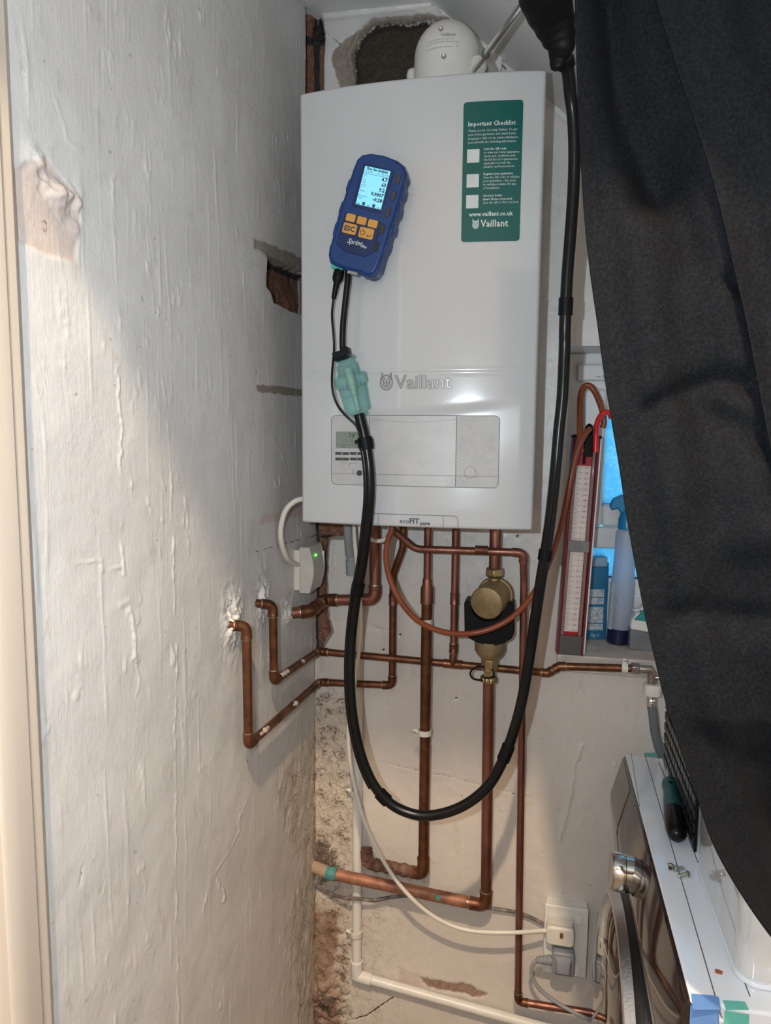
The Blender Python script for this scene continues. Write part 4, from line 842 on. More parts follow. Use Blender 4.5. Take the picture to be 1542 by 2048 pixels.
for k, (a_, b_, c_) in enumerate((('O2', '%', '4.7'), ('CO', 'ppm', '63'), ('CO2', '%', '9.2'), ('Ratio', '', '0.0007'), ('Pressure', 'mbar', '-0.28'))):
    v_ = .245+k*.135; at_(a_, .03, v_, .095); at_(b_, .05, v_+.05, .075); at_(c_, .97, v_+.045, .18, 'RIGHT', .0003)
m.build('screen_readout', M_ink, scr, world=False)
m = MB()
for k in range(5):
    u_ = cx-hw*.8+k*hw*.4; v_ = cz-hh_*.90
    m.prism(rrect(u_-.0022, v_-.0026, u_+.0022, v_+.0026, .0008, 2), fl_, .001, .0014) if k in (1, 3) else m.prism([(u_-.002, v_-.002), (u_+.002, v_-.002), (u_+.002, v_-.001), (u_-.002, v_-.001)], fl_, .001, .0014)
m.build('screen_icons', pm('screen_icon_blue', (.02, .10, .25), .5), scr, world=False)
M_yel = pm('yellow_key', (.60, .31, .07), .45, col2=(.55, .28, .06))
pl_ = [la(*p) for p in ((690, 424), (765, 445), (748, 506), (730, 514), (690, 504), (672, 488))]
m = MB(); m.prism(pl_[::-1], fl_, -.004, .0008); m.build('key_panel', M_blue2, an, world=False, bevel=.001)
for (px_, py_, w_2, h_2) in ((702, 436, .0077, .0058), (724, 442, .0077, .0058), (746, 448, .0077, .0058), (700, 458, .0112, .0078), (733, 467, .0118, .0080)):
    c = la(px_, py_); m = MB(); m.prism(rrect(c[0]-w_2, c[1]-h_2, c[0]+w_2, c[1]+h_2, .0022, 3), fl_, 0, .0026); ky = m.build('key', M_yel, an, world=False, bevel=.0008)
    m = MB()
    if w_2 > .011 and px_ < 710: m.text('ESC', .0105, lambda u, v, d: (c[0]+u, -.0028, c[1]-.0036+v), align='CENTER', bold=.0003); m.build('key_legend', M_ink, ky, world=False)
    elif w_2 > .011:
        R0 = .0036; m.tube([(c[0]-.0055+R0*math.cos(t), -.0028, c[1]-.0005+R0*math.sin(t)) for t in [math.radians(125+290*k/18) for k in range(19)]], .00045, 6); m.tube([(c[0]-.0055, -.0028, c[1]+.0005), (c[0]-.0055, -.0028, c[1]+.005)], .00045, 6)
        m.tube([(c[0]+.008, -.0028, c[1]-.001), (c[0]+.008, -.0028, c[1]-.004), (c[0]+.002, -.0028, c[1]-.004)], .00045, 6); m.tube([(c[0]+.004, -.0028, c[1]-.0025), (c[0]+.002, -.0028, c[1]-.004), (c[0]+.004, -.0028, c[1]-.0055)], .0004, 6); m.build('key_legend', M_ink, ky, world=False)
c = la(708, 489); m = MB(); m.text('Sprint', .0105, lambda u, v, d: (c[0]+u, -.0012, c[1]+v), align='CENTER', shear=.4, sx=.95, bold=.0001); c2_ = la(722, 495); m.text('Pro', .006, lambda u, v, d: (c2_[0]+u, -.0012, c2_[1]+v), bold=.0002, shear=.2)
m.build('name_lettering', M_wprint, an, world=False)
M_slot = pm('smoky_clear_slot', (.025, .03, .04), .12)
for p_, q_ in (((800, 348), (795, 368)), ((790, 383), (785, 402)), ((779, 416), (774, 435)), ((768, 449), (763, 469)), ((757, 483), (752, 503))):
    a = la(*p_); b = la(*q_); m = MB(); m.prism(rrect(a[0]-.0042, b[1], a[0]+.0026, a[1], .0018, 3), fl_, -.002, .0012); m.build('side_slot', M_slot, an, world=False, bevel=.0006)
# sockets underneath: green collar, lead plug, hose barb
m = MB(); a = la(666, 533, -.315); b = la(688, 540, -.315); m.prism(rrect(a[0], a[1]-.004, b[0], a[1]+.003, .001, 2), fl_, -.030, -.008); m.build('green_socket', pm('green_socket_plastic', (.05, .42, .34), .4), an, world=False)
m = MB(); a = la(698, 545, -.315); b = la(718, 546, -.315); m.prism([(a[0], a[1]-.003), (b[0], a[1]-.002), (b[0], a[1]+.006), (a[0], a[1]+.006)], fl_, -.028, -.010); m.build('clear_outlet', M_greyp2, an, world=False)

# ------------------------------------------------------------------ water trap
ta, tb2 = pt(690, 716, y=-.322), pt(719, 832, y=-.322); tax = (tb2-ta); TL = tax.length; tax.normalize()
trap = thing('water_trap', 'clear blue-green water trap hanging in the sampling hose in front of the boiler', 'water trap', ta)
gt, nt, gb = new_mat('clear_green_plastic'); gb.inputs['Base Color'].default_value = (.50, .70, .68, 1); gb.inputs['Roughness'].default_value = .08; gb.inputs['Transmission Weight'].default_value = 0; gb.inputs['IOR'].default_value = 1.5; gb.inputs['Coat Weight'].default_value = .3
gl2 = N(nt, 'ShaderNodeBsdfGlass', i_Roughness=.04, i_IOR=1.22); gl2.inputs[0].default_value = (.56, .82, .80, 1); gb = gl2
mx = N(nt, 'ShaderNodeMixShader'); mx.inputs[0].default_value = .66; tp_ = N(nt, 'ShaderNodeBsdfTransparent'); tp_.inputs[0].default_value = (.85, .95, .94, 1)
nt.links.new(gb.outputs[0], mx.inputs[1]); nt.links.new(tp_.outputs[0], mx.inputs[2]); nt.links.new(mx.outputs[0], nt.nodes['Material Output'].inputs[0])
k_ = TL/122.
rib = lambda t: 1+.035*math.sin(t*22)
m = MB(); m.lathe([(r*k_, h*k_) for r, h in ((12, -2), (20, -2), (22, 0), (22, 4), (19, 6), (19, 12), (23, 14), (24, 34))], ta, tax, 40); m.build('neck', gt, trap)
m = MB(); m.lathe([(r*k_, h*k_) for r, h in ((24, 34), (32, 36), (34, 39), (34, 54), (32, 58), (28, 60))], ta, tax, 64, mod=rib, caps=False); m.build('knurled_collar', gt, trap)
m = MB(); m.lathe([(r*k_, h*k_) for r, h in ((29.5, 59), (28.5, 80), (26.5, 108), (25, 112), (20, 113.5), (19, 115), (19, 122), (9, 123))], ta, tax, 48, mod=lambda t: 1+.022*math.sin(t*18), caps=False); m.build('bowl', gt, trap)
m = MB(); m.lathe([(r*k_, h*k_) for r, h in ((4, 20), (9, 22), (9, 60), (6, 70), (4, 112))], ta, tax, 24); m.build('inner_filter', pm('pale_yellow_filter', (.40, .48, .42), .5), trap)
m = MB(); 
for k in range(7): t_ = Vector((math.cos(k*.9)*22*k_, math.sin(k*.9)*22*k_, 0)); 
s_ax = tax.cross(Vector((0, -1, 0))).normalized()
m.text('CONDENSATE', .0045, lambda u, v, d: ta+tax*(84*k_)-s_ax*u*1.-tax*v+Vector((0, -28.6*k_+.5*(u/.02)**2*.006, 0)), align='CENTER', res=1); m.build('moulded_text', pm('dark_green_moulding', (.05, .20, .19), .4), trap)
bk_ = thing('hose_clip', 'black clip block holding the thin lead and hose above the water trap', 'clip', pt(680, 708, y=-.325))
m = MB(); pts_ = [(663, 706), (681, 700), (682, 694), (693, 692), (697, 708), (686, 716), (668, 722)]
m.prism([(lambda p: (p.x, p.z))(pt(a_, b_, y=-.334)) for a_, b_ in pts_][::-1], lambda u, v, d: (u, d, v), -.334, -.312); m.build('clip_block', M_blkm, bk_, bevel=.0012)

# ------------------------------------------------------------------ hoses and leads of the analyser
yb = -.322
hose = thing('sampling_hose', 'long black sampling hose hanging in a big loop from the probe to the water trap', 'hose', pt(860, 1630, y=-.30))
HP = [(718, 828, -.322), (722, 845, -.322), (728, 870, -.322), (735, 910, -.322), (739, 950, -.322), (739, 1000, -.320), (733, 1060, -.312), (724, 1130, -.30), (713, 1190, -.29), (704, 1260, -.285), (700, 1330, -.285), (702, 1400, -.285), (711, 1465, -.285), (727, 1525, -.285), (751, 1575, -.285), (785, 1610, -.285), (825, 1628, -.285), (862, 1631, -.285), (905, 1621, -.285), (945, 1600, -.285), (980, 1567, -.285), (1006, 1520, -.285), (1028, 1460, -.285), (1044, 1400, -.288), (1058, 1320, -.292), (1070, 1240, -.298), (1082, 1160, -.305), (1095, 1080, -.31), (1105, 1000, -.315), (1112, 930, -.32), (1118, 860, -.32), (1125, 790, -.32), (1129, 700, -.32), (1130, 650, -.325), (1134, 560, -.33), (1141, 470, -.335), (1147, 380, -.34), (1149, 300, -.35), (1146, 230, -.36), (1141, 190, -.37), (1137, 150, -.385), (1130, 118, -.40)]
hp = smooth_path([pt(a_, b_, y=c_) for a_, b_, c_ in HP], 8)
m = MB(); m.tube(hp, .0088, 18); m.build('hose', M_blk, hose)
m = MB(); n0 = 8*2+4; n1_ = 8*14; lead = []
for i in range(n0, n1_):
    T_ = (hp[i+1]-hp[i-1]).normalized(); sd = T_.cross(Vector((0, -1, 0))).normalized(); lead.append(hp[i]+sd*.0052+Vector((0, -.0072, 0)))
m.tube(lead, .0036, 10); m.build('strapped_lead', M_blk, hose)
for idx, L_, rr in ((2.2, .020, .0118), (4.6+3.1, .018, .0112), (14.3, .020, .0112), (21.0, .022, .0108), (26.6, .014, .0108), (33.3, .020, .0106), (40.6, .022, .0118)):
    i = int(idx*8); j = i
    while (hp[j]-hp[i]).length < L_ and j < len(hp)-1: j += 1
    m = MB(); m.tube(hp[i:j+1], rr, 18); m.build('sleeve', M_blkm, hose)
ly = -.322
cable('analyser_tube', 'short black rubber tube from the analyser down to the water trap', [pt(697, 543, y=-.317), pt(695, 565, y=ly), pt(690, 610, y=ly), pt(686, 650, y=ly), pt(685, 690, y=ly), pt(688, 716, y=ly)], .0050, M_blk, 'tube')
ld = thing('analyser_lead', 'thin black lead with a moulded plug from the analyser, bowed left of the trap', 'lead', pt(675, 560, y=ly))
a = pt(679, 541, y=-.319); b = pt(674, 563, y=ly); c = pt(667, 598, y=ly)
m = MB(); m.tube([a, a+(b-a)*.3, a+(b-a)*.75, b, c+(b-c)*.9, c], [.0078, .0086, .0088, .0068, .0052, .0036], 18); m.build('plug', M_blkm, ld)
m = MB(); m.tube(smooth_path([c, pt(664, 630, y=ly), pt(667, 670, y=ly), pt(668, 700, y=ly), pt(664, 750, y=-.346), pt(666, 785, y=-.350), pt(676, 812, y=-.346), pt(692, 832, y=-.340), pt(711, 850, y=-.336), pt(719, 866, y=-.336)], 10), .0019, 10); m.build('wire', M_blk, ld)
tie = thing('cable_tie', 'black cable tie round the hose over the boiler display', 'cable tie', pt(727, 868, y=-.322))
i = 18; m = MB(); m.tube([hp[i], hp[i+3]], .0128, 18); m.build('strap', M_blkm, tie); q = hp[i+1]+Vector((-.012, -.005, 0)); m = MB(); m.box(q-Vector((.004, .002, .003)), q+Vector((.003, .003, .003))); m.build('locking_head', M_blkm, tie, bevel=.001)

# ------------------------------------------------------------------ flue probe
pb = thing('flue_probe', 'black pistol-grip flue probe with a steel rod pushed into the flue', 'probe', pt(1110, 100, y=-.42))
gp = [pt(1079, -90, y=-.50), pt(1086, -40, y=-.48), pt(1092, 0, y=-.46), pt(1107, 40, y=-.44), pt(1117, 72, y=-.43), pt(1121, 95, y=-.425), pt(1117, 118, y=-.42), pt(1113, 135, y=-.42), pt(1112, 141, y=-.42)]
gq = smooth_path(gp, 6); rr0 = [.035, .034, .0315, .0275, .0225, .0190, .0125, .0085, .004]
rr_ = []; 
for i in range(len(gq)):
    t = i/6; k = min(int(t), 7); rr_.append((rr0[k]*(1-(t-k))+rr0[k+1]*(t-k))*(1+.02*math.sin(i*1.3)))
m = MB(); m.tube(gq, rr_, 24, flat=.7); m.build('grip', M_blkm, pb)
rs = pt(1056, -8, y=-.42); re_ = pt(948, 140, y=-.178); m = MB(); m.tube([pt(1070, -30, y=-.45), rs, re_], .0048, 16); m.build('steel_rod', M_chrome, pb)
m = MB(); m.tube([pt(1092, -20, y=-.455), pt(1066, -12, y=-.44), pt(1046, 6, y=-.425)], [.018, .013, .0075], 16); m.build('rod_collar', M_blkm, pb)
m = MB(); v_ = (re_-rs).normalized(); q = re_-v_*.07; m.tube([q-v_*.004, q, q+v_*.004, q+v_*.006], [.0050, .0072, .0072, .005], 16); m.build('rod_stop', M_greyp, pb)

# ------------------------------------------------------------------ red-brown rubber tube of the manometer
YO = [(783, 1058, -.20), (776, 1080, -.20), (772, 1115, -.20), (779, 1155, -.20), (797, 1196, -.20), (828, 1235, -.195), (865, 1257, -.185), (908, 1267, -.175), (947, 1266, -.165), (988, 1255, -.160), (1027, 1232, -.150), (1062, 1194, -.13), (1086, 1152, -.11), (1104, 1110, -.09), (1120, 1060, -.075), (1133, 1000, -.070), (1143, 950, -.067), (1154, 905, -.062), (1163, 882, -.058), (1172, 866, -.052), (1180, 857, -.045)]
cable('manometer_tube', 'red-brown rubber tube hanging in a loop from under the boiler up to the manometer', [up(pt(786, 1058, y=-.20), inb)]+[pt(*p[:2], y=p[2]) for p in YO], .0052, M_orange, 'tube', 8, 14)
cable('manometer_upper_tube', 'brown rubber tube arching high above the red manometer in the window recess',
      [pt(1163, 905, y=-.025), pt(1160, 870, y=-.02), pt(1160, 825, y=0), pt(1161, 792, y=.02), pt(1168, 774, y=.03), pt(1178, 771, y=.03), pt(1189, 783, y=.03), pt(1199, 805, y=.025), pt(1206, 828, y=.02), pt(1208, 846, y=.02), pt(1205, 856, y=.02)], .0058, M_orange, 'tube')
cable('manometer_vent_tube', 'bright red tube hooked over the top right of the manometer',
      [pt(1191, 905, y=-.022), pt(1192, 870, y=-.02), pt(1194, 848, y=-.015), pt(1201, 832, y=-.01), pt(1210, 825, y=-.008), pt(1219, 826, y=-.006), pt(1223, 836, y=-.004)], .0052, M_redt, 'tube')

# ------------------------------------------------------------------ manometer leaning in the window
mb_, mt_ = pt(1138, 1287, y=-.022), pt(1172, 872, y=.0); mb_.z = 1.0225
mz = (mt_-mb_); MH = mz.length; mz.normalize(); mxv = Vector((1, .12, 0)); mxv = (mxv-mz*mxv.dot(mz)).normalized(); my = mz.cross(mxv)
MM = Matrix(((mxv.x, my.x, mz.x, mb_.x), (mxv.y, my.y, mz.y, mb_.y), (mxv.z, my.z, mz.z, mb_.z), (0, 0, 0, 1)))
man = thing('manometer', 'tall red water manometer with a white scale leaning in the window corner', 'manometer', mb_, MM)
rm, nt, gb = new_mat('clear_red_acrylic'); gb.inputs['Base Color'].default_value = (.26, .045, .055, 1); gb.inputs['Roughness'].default_value = .08
mx = N(nt, 'ShaderNodeMixShader'); mx.inputs[0].default_value = .45; tp_ = N(nt, 'ShaderNodeBsdfTransparent'); tp_.inputs[0].default_value = (.75, .35, .36, 1)
nt.links.new(gb.outputs[0], mx.inputs[1]); nt.links.new(tp_.outputs[0], mx.inputs[2]); nt.links.new(mx.outputs[0], nt.nodes['Material Output'].inputs[0])
hwm = .0255
MB().box((-hwm, -.002, .0), (hwm, .012, MH)).build('backing', pm('dull_red_plastic', (.17, .045, .05), .35), man, world=False, bevel=.001)
for s_ in (-1, 1):
    x0 = s_*hwm; MB().box((min(x0, x0-s_*.004), -.014, 0), (max(x0, x0-s_*.004), -.002, MH)).build('side_wall', rm, man, world=False, bevel=.0006)
MB().box((hwm, -.013, .004), (hwm+.003, .012, MH-.004)).build('edge_strip', pm('white_edge', (.70, .70, .74), .3), man, world=False, bevel=.0006)
z0s, z1s = .045, MH-.058
MB().box((-.0135, -.0032, z0s), (.0135, -.0020, z1s)).build('scale_card', pm('cream_scale_card', (.70, .60, .56), .5), man, world=False)
MB().box((-.0135, -.0034, z1s), (.0135, -.0020, MH-.012)).build('red_card', pm('bright_red_card', (.36, .008, .02), .4), man, world=False)
MB().box((-.0135, -.0034, z0s-.008), (.0135, -.0020, z0s)).build('red_card', bpy.data.materials['bright_red_card'], man, world=False)
m = MB(); nt_ = 120
for k in range(nt_+1):
    z_ = z0s+.003+(z1s-z0s-.006)*k/nt_; w2 = .011 if k % 4 == 0 else .0055
    m.add([(-.0125, -.0035, z_-.00025), (-.0125+w2, -.0035, z_-.00025), (-.0125+w2, -.0035, z_+.00025), (-.0125, -.0035, z_+.00025)], [(0, 1, 2, 3)])
    if k % 4 == 0: m.text(str(abs(30-k//2)), .0062, lambda u, v, d: (.002+u, -.0035, z_+v-.002), res=1); m.add([(.008, -.0035, z_-.00025), (.0125, -.0035, z_-.00025), (.0125, -.0035, z_+.00025), (.008, -.0035, z_+.00025)], [(0, 1, 2, 3)])
m.build('scale_marks', pm('grey_scale_ink', (.08, .06, .06), .5), man, world=False)
ct2, nt, gb = new_mat('clear_tube'); gb.inputs['Base Color'].default_value = (.5, .36, .34, 1); gb.inputs['Roughness'].default_value = .05
mx = N(nt, 'ShaderNodeMixShader'); mx.inputs[0].default_value = .65; tp_ = N(nt, 'ShaderNodeBsdfTransparent'); tp_.inputs[0].default_value = (.92, .82, .80, 1)
nt.links.new(gb.outputs[0], mx.inputs[1]); nt.links.new(tp_.outputs[0], mx.inputs[2]); nt.links.new(mx.outputs[0], nt.nodes['Material Output'].inputs[0])
for s_ in (-1, 1):
    m = MB(); m.tube([(s_*.0170, -.007, .02), (s_*.0170, -.007, MH-.02)], .0032, 14); m.build('glass_tube', ct2, man, world=False)
MB().box((-.0215, -.0135, .001), (.0215, .010, .038)).build('base_block', pm('smoky_grey_block', (.09, .085, .085), .3), man, world=False, bevel=.001)
MB().box((-hwm-.001, -.0145, MH-.004), (hwm+.002, .0125, MH+.001)).build('top_cap', M_blkm, man, world=False, bevel=.0006)
zc3 = .475*MH; MB().box((-.020, -.0125, zc3), (.021, -.002, zc3+.022)).build('middle_clip', pm('smoky_clip', (.22, .20, .19), .25), man, world=False, bevel=.001)
MB().box((-.006, -.0135, zc3+.005), (.006, -.012, zc3+.018)).build('clip_screw_block', M_greyp, man, world=False, bevel=.001)
m = MB(); m.box((-.0035, -.013, MH-.04), (.0125, -.004, MH-.002)).box((-.0035, -.013, MH-.055), (.001, -.004, MH-.04)); m.build('black_bracket', M_blkm, man, world=False, bevel=.001)
m = MB(); m.tube([(.004, -.004, MH-.001), (.004, -.004, MH+.012), (.004, -.004, MH+.020), (.004, -.004, MH+.024)], [.0085, .0085, .006, .002], 20); m.build('black_knob', M_blkm, man, world=False)

# ------------------------------------------------------------------ things on the sill
zs_ = 1.0225
bp = pt(1236, 1285, z=zs_); bt = thing('spray_bottle', 'tall frosted spray bottle with a blue trigger head on the window sill', 'bottle', bp)
fb, nt, gb = new_mat('frosted_pale_blue_plastic'); gb.inputs['Base Color'].default_value = (.62, .70, .82, 1); gb.inputs['Roughness'].default_value = .35; gb.inputs['Transmission Weight'].default_value = .35; gb.inputs['Subsurface Weight'].default_value = 0
tl = N(nt, 'ShaderNodeBsdfTranslucent'); tl.inputs[0].default_value = (.75, .82, .92, 1); mx = N(nt, 'ShaderNodeMixShader'); mx.inputs[0].default_value = .4
nt.links.new(gb.outputs[0], mx.inputs[1]); nt.links.new(tl.outputs[0], mx.inputs[2]); nt.links.new(mx.outputs[0], nt.nodes['Material Output'].inputs[0])
hb = pt(1240, 1057, y=bp.y).z-zs_; k2 = .0238
prof = [(.90, .0), (.98, .004), (1, .02), (1.0, .10), (.98, .28), (.98, .45), (.92, .62), (.88, .80), (.90, .93), (.86, .975), (.6, 1.0)]
lean = Vector((.0075, 0, hb)).normalized()
m = MB(); m.lathe([(r*k2, h*hb) for r, h in prof if h >= .10], bp, lean, 40); m.build('bottle_body', fb, bt)
m = MB(); m.lathe([(r*k2*1.002, h*hb) for r, h in ((.90, .0), (.98, .004), (1, .02), (1, .135))], bp, lean, 40); m.build('dark_liquid', pm('dark_blue_liquid', (.012, .014, .05), .15), bt)
m = MB(); vs = []; fs = []
for j in range(9):
    for i in range(9):
        t = math.radians(-205+70*i/8); h = .13+.40*j/8; vs.append(tuple(bp+lean*(h*hb)+Vector((math.cos(t), math.sin(t), 0))*(k2*1.015)))
for j in range(8):
    for i in range(8): fs.append((j*9+i, j*9+i+1, (j+1)*9+i+1, (j+1)*9+i))
m.add(vs, fs); lb = m.build('label', pm('pale_label', (.60, .64, .72), .5), bt)
m = MB()
for j in range(14): 
    t0 = math.radians(-192); m.text('lorem'[:0]+'Contains wash agents'[:14+j % 4], .0045, lambda u, v, d: tuple(bp+lean*((.44-.022*j)*hb+v)+Vector((math.cos(t0+u/k2), math.sin(t0+u/k2), 0))*(k2*1.02+.0002)), res=1)
m.build('label_print', M_gap, lb)
M_trg = pm('translucent_blue_trigger', (.012, .20, .42), .3)
tz = bp+lean*hb
m = MB(); m.lathe([(.014, -.002), (.0185, .0), (.0185, .022), (.0165, .026), (.0150, .040)], tz, lean, 28); m.build('collar', M_trg, bt)
hz_ = tz.z+.036
pr_ = [(tz.x-.016, hz_-.002), (tz.x-.020, hz_+.006), (tz.x-.034, hz_+.002), (tz.x-.036, hz_+.012), (tz.x-.030, hz_+.026), (tz.x-.014, hz_+.034), (tz.x+.028, hz_+.034), (tz.x+.034, hz_+.024), (tz.x+.026, hz_), (tz.x+.014, hz_-.006)]
m = MB(); m.prism(pr_[::-1], lambda u, v, d: (u, d, v), tz.y-.012, tz.y+.012); m.build('trigger_head', M_trg, bt, bevel=.003, seg=3)
# carton
M_bx = pm('blue_carton', (.02, .16, .30), .4, col2=(.015, .13, .26), vs=20); cb = pt(1186, 1279, z=zs_); ang_ = math.radians(14)
MC = Matrix.Translation(Vector((cb.x+.002, cb.y+.025, zs_))) @ Matrix.Rotation(ang_, 4, 'Z')
bxh = pt(1200, 1117, y=cb.y).z-zs_; crt = thing('powder_carton', 'blue cardboard carton with white panels behind the manometer on the sill', 'box', cb, MC)
MB().box((-.045, -.022, 0), (.020, .030, bxh-.02)).build('carton', M_bx, crt, world=False, bevel=.0008)
m = MB(); m.prism([(-.045, bxh-.02), (.020, bxh-.02), (.020, bxh), (-.043, bxh-.006)], lambda u, v, d: (u, d, v), -.012, .030); m.build('open_top', pm('pale_blue_card', (.30, .45, .55), .5), crt, world=False, bevel=.0006)
m = MB(); m.box((.0201, -.020, .004), (.0206, .028, bxh-.01)); m.build('side_panel', pm('faded_blue_side', (.26, .42, .56), .5, col2=(.18, .33, .48), vs=90), crt, world=False)
for (a_, b_, c_, d_) in ((-.020, .092, .012, .108), (-.020, .076, .012, .090), (-.020, .036, .012, .070), (-.020, .020, .012, .034)):
    MB().box((a_, -.0228, b_), (c_, -.0221, d_)).build('white_panel', pm('carton_white', (.55, .58, .60), .5, col2=(.30, .36, .42), vs=160, lo=.45, hi=.6), crt, world=False)
m = MB(); m.text('0g \u212e', .010, lambda u, v, d: (-.012+u, -.0228, .006+v)); m.build('carton_print', M_wprint, crt, world=False)
# steam iron nose
ib = pt(1262, 1272, z=zs_); iron = thing('steam_iron', 'white and teal gadget shaped like an iron nose beside the spray bottle', 'iron', ib)
I = lambda px, py, y=.05: (lambda p: (p.x, p.z))(pt(px, py, y=y))
m = MB(); m.prism([I(1258, 1263), I(1259, 1256), (I(1310, 1270)[0]+.08, I(1310, 1270)[1]-.004), (I(1310, 1280)[0]+.08, zs_)][::-1]+[(I(1258, 1263)[0], zs_)], lambda u, v, d: (u, d, v), .035, .085); m.build('soleplate', M_greyp, iron, bevel=.0015)
m = MB(); m.prism([I(1259, 1256), I(1261, 1238), I(1272, 1224), (I(1310, 1212)[0]+.08, I(1310, 1212)[1]+.01), (I(1310, 1270)[0]+.08, I(1310, 1270)[1]-.004)][::-1], lambda u, v, d: (u, d, v), .038, .082); m.build('white_body', M_wp, iron, bevel=.003)
m = MB(); m.prism([I(1266, 1236), I(1280, 1222), (I(1310, 1214)[0]+.06, I(1310, 1214)[1]), (I(1310, 1248)[0]+.06, I(1310, 1248)[1])][::-1], lambda u, v, d: (u, d, v), .034, .060); m.build('teal_panel', pm('teal_plastic', (.02, .27, .25), .4), iron, bevel=.002)
m = MB(); m.prism([I(1262, 1218, .07), I(1280, 1216, .07), I(1286, 1204, .07), I(1296, 1200, .07), (I(1310, 1190, .07)[0]+.05, I(1310, 1190, .07)[1]), (I(1310, 1214, .07)[0]+.05, I(1310, 1214, .07)[1]), I(1280, 1224, .07)][::-1], lambda u, v, d: (u, d, v), .060, .078); m.build('spray_nozzle', M_wp, iron, bevel=.002)

# ------------------------------------------------------------------ double socket and plugs
sa, sb = pt(1090, 1808, y=-.03), pt(1172, 1957, y=-.03)
sx_, sX = sa.x, sb.x; sZ, sz_ = sa.z, pt(1150, 1953, y=-.03).z
so = thing('double_socket', 'white double socket turned upright beside the washing machine door', 'socket', ((sx_+sX)/2, 0, sz_))
MB().box((sx_+.003, -.022, sz_+.003), (sX-.001, .002, sZ-.003)).build('back_box', M_wp, so, bevel=.002)
MB().box((sx_, -.031, sz_), (sX, -.022, sZ)).build('faceplate', M_wp, so, bevel=.0022, seg=3)
for zc4 in (pt(1160, 1842, y=-.03).z, pt(1160, 1940, y=-.03).z):
    c = pt(1157, 1842, y=-.031).x; m = MB(); m.prism(rrect(c-.0075, zc4-.009, c+.0075, zc4+.009, .003, 3)[::-1], lambda u, v, d: (u, d, v), -.0335, -.030); m.build('switch', M_wp, so, bevel=.001)
def plug(name, label, c0_, c1_, mat, depth):
    a, b = pt(*c0_, y=-.045), pt(*c1_, y=-.045); T = thing(name, label, 'plug', ((a.x+b.x)/2, -.031, b.z))
    m = MB(); m.prism(rrect(a.x, b.z, b.x, a.z, .009, 5)[::-1], lambda u, v, d: (u, d, v), -.031-depth, -.0315); m.build('plug_body', mat, T, bevel=.004, seg=3); return T, a, b
T, a, b = plug('white_plug', 'white plug with a small brown window in the upper socket outlet', (1093, 1845), (1148, 1890), M_wp2, .026)
c = pt(1123, 1872, y=-.058); m = MB(); m.prism(rrect(c.x-.0032, c.z-.006, c.x+.0032, c.z+.006, .003, 4)[::-1], lambda u, v, d: (u, d, v), -.0585, -.056); m.build('brown_fuse_window', pm('brown_fuse', (.20, .07, .03), .35), T)
m = MB()
for k in range(4): z_ = a.z+.002+k*.0022; m.box((a.x+.004, -.050+k*.004, z_), (b.x-.004, -.032, z_+.0012))
m.build('grip_ridges', M_wp2, T)
M_gpl = pm('grey_moulded_plug', (.25, .255, .28), .4)
T, a, b = plug('grey_plug', 'grey moulded plug in the lower socket outlet with a curved flex', (1104, 1893), (1148, 1945), M_gpl, .030)
cx_, cz_ = (a.x+b.x)/2, (a.z+b.z)/2-.002; w_, h_ = .012, .013
m = MB(); vs = [(a.x+.005, -.060, b.z+.005), (b.x-.005, -.060, b.z+.005), (b.x-.005, -.060, a.z-.006), (a.x+.005, -.060, a.z-.006), (cx_-w_, -.068, cz_-h_), (cx_+w_, -.068, cz_-h_), (cx_+w_, -.068, cz_+h_*.6), (cx_-w_, -.068, cz_+h_*.6)]
m.add(vs, [(0, 1, 5, 4), (1, 2, 6, 5), (2, 3, 7, 6), (3, 0, 4, 7), (4, 5, 6, 7)]); m.build('faceted_front', M_gpl, T, bevel=.001)
sr0, sr1 = pt(1104, 1920, y=-.048), pt(1074, 1920, y=-.048); m = MB(); n_ = 14
m.tube([sr0+(sr1-sr0)*(k/n_) for k in range(n_+1)], [.0095-.003*k/n_+(.0014 if (k//2) % 2 else -.0006) for k in range(n_+1)], 16); m.build('strain_relief', M_gpl, T, ang=80)
cable('grey_flex', 'pale grey flex curving down from the lower plug behind the washing machine', [sr1, pt(1066, 1928, y=-.048), pt(1063, 1945, y=-.048), pt(1070, 1966, y=-.048), pt(1092, 1990, y=-.05), pt(1130, 2015, y=-.055), pt(1175, 2038, y=-.06), pt(1205, 2056, y=-.06)], .0038, M_greyp2)

# ------------------------------------------------------------------ washing machine
mx0, my0, my1, mzt = .640, -.678, -.075, .85
wm = thing('washing_machine', 'white washing machine with a dark glossy front facing left', 'washing machine', (.94, -.375, 0))
M_wm = pm('glossy_white_appliance', (.76, .78, .82), .10, col2=(.74, .76, .80), vs=3, coat=.5)
M_dark = pm('dark_glossy_fascia', (.022, .016, .014), .06, coat=.25, spec=.5)
MB().box((mx0+.012, my0, .01), (1.24, my1, mzt-.022)).build('body', M_wm, wm, bevel=.006)
MB().box((mx0+.0015, my0+.001, mzt-.022), (1.24, my1, mzt)).build('worktop', M_wm, wm, bevel=.0035, seg=3)
prof = [(mx0, mzt-.001), (mx0-.002, mzt-.006), (.629, .81), (.620, .775), (.619, .76), (.624, .72), (.632, .66), (.636, .60), (.636, .05), (.655, .05), (.655, mzt-.001)]
m = MB(); m.prism(prof[::-1], lambda u, v, d: (u, d, v), my0+.001, my1-.001); m.build('dark_front', M_dark, wm, bevel=.004, seg=3, ang=50)
m = MB(); yd = pt(1257, 1622, x=.635).y
dr_y = -.20
m.prism([(p_[0]-.0012, p_[1]) for p_ in prof[1:7]]+[(p_[0]+.003, p_[1]) for p_ in prof[1:7]][::-1], lambda u, v, d: (u, d, v), dr_y, my1-.006); m.build('soap_drawer', pm('brown_tinted_gloss', (.085, .065, .056), .12, coat=.3), wm, bevel=.001)
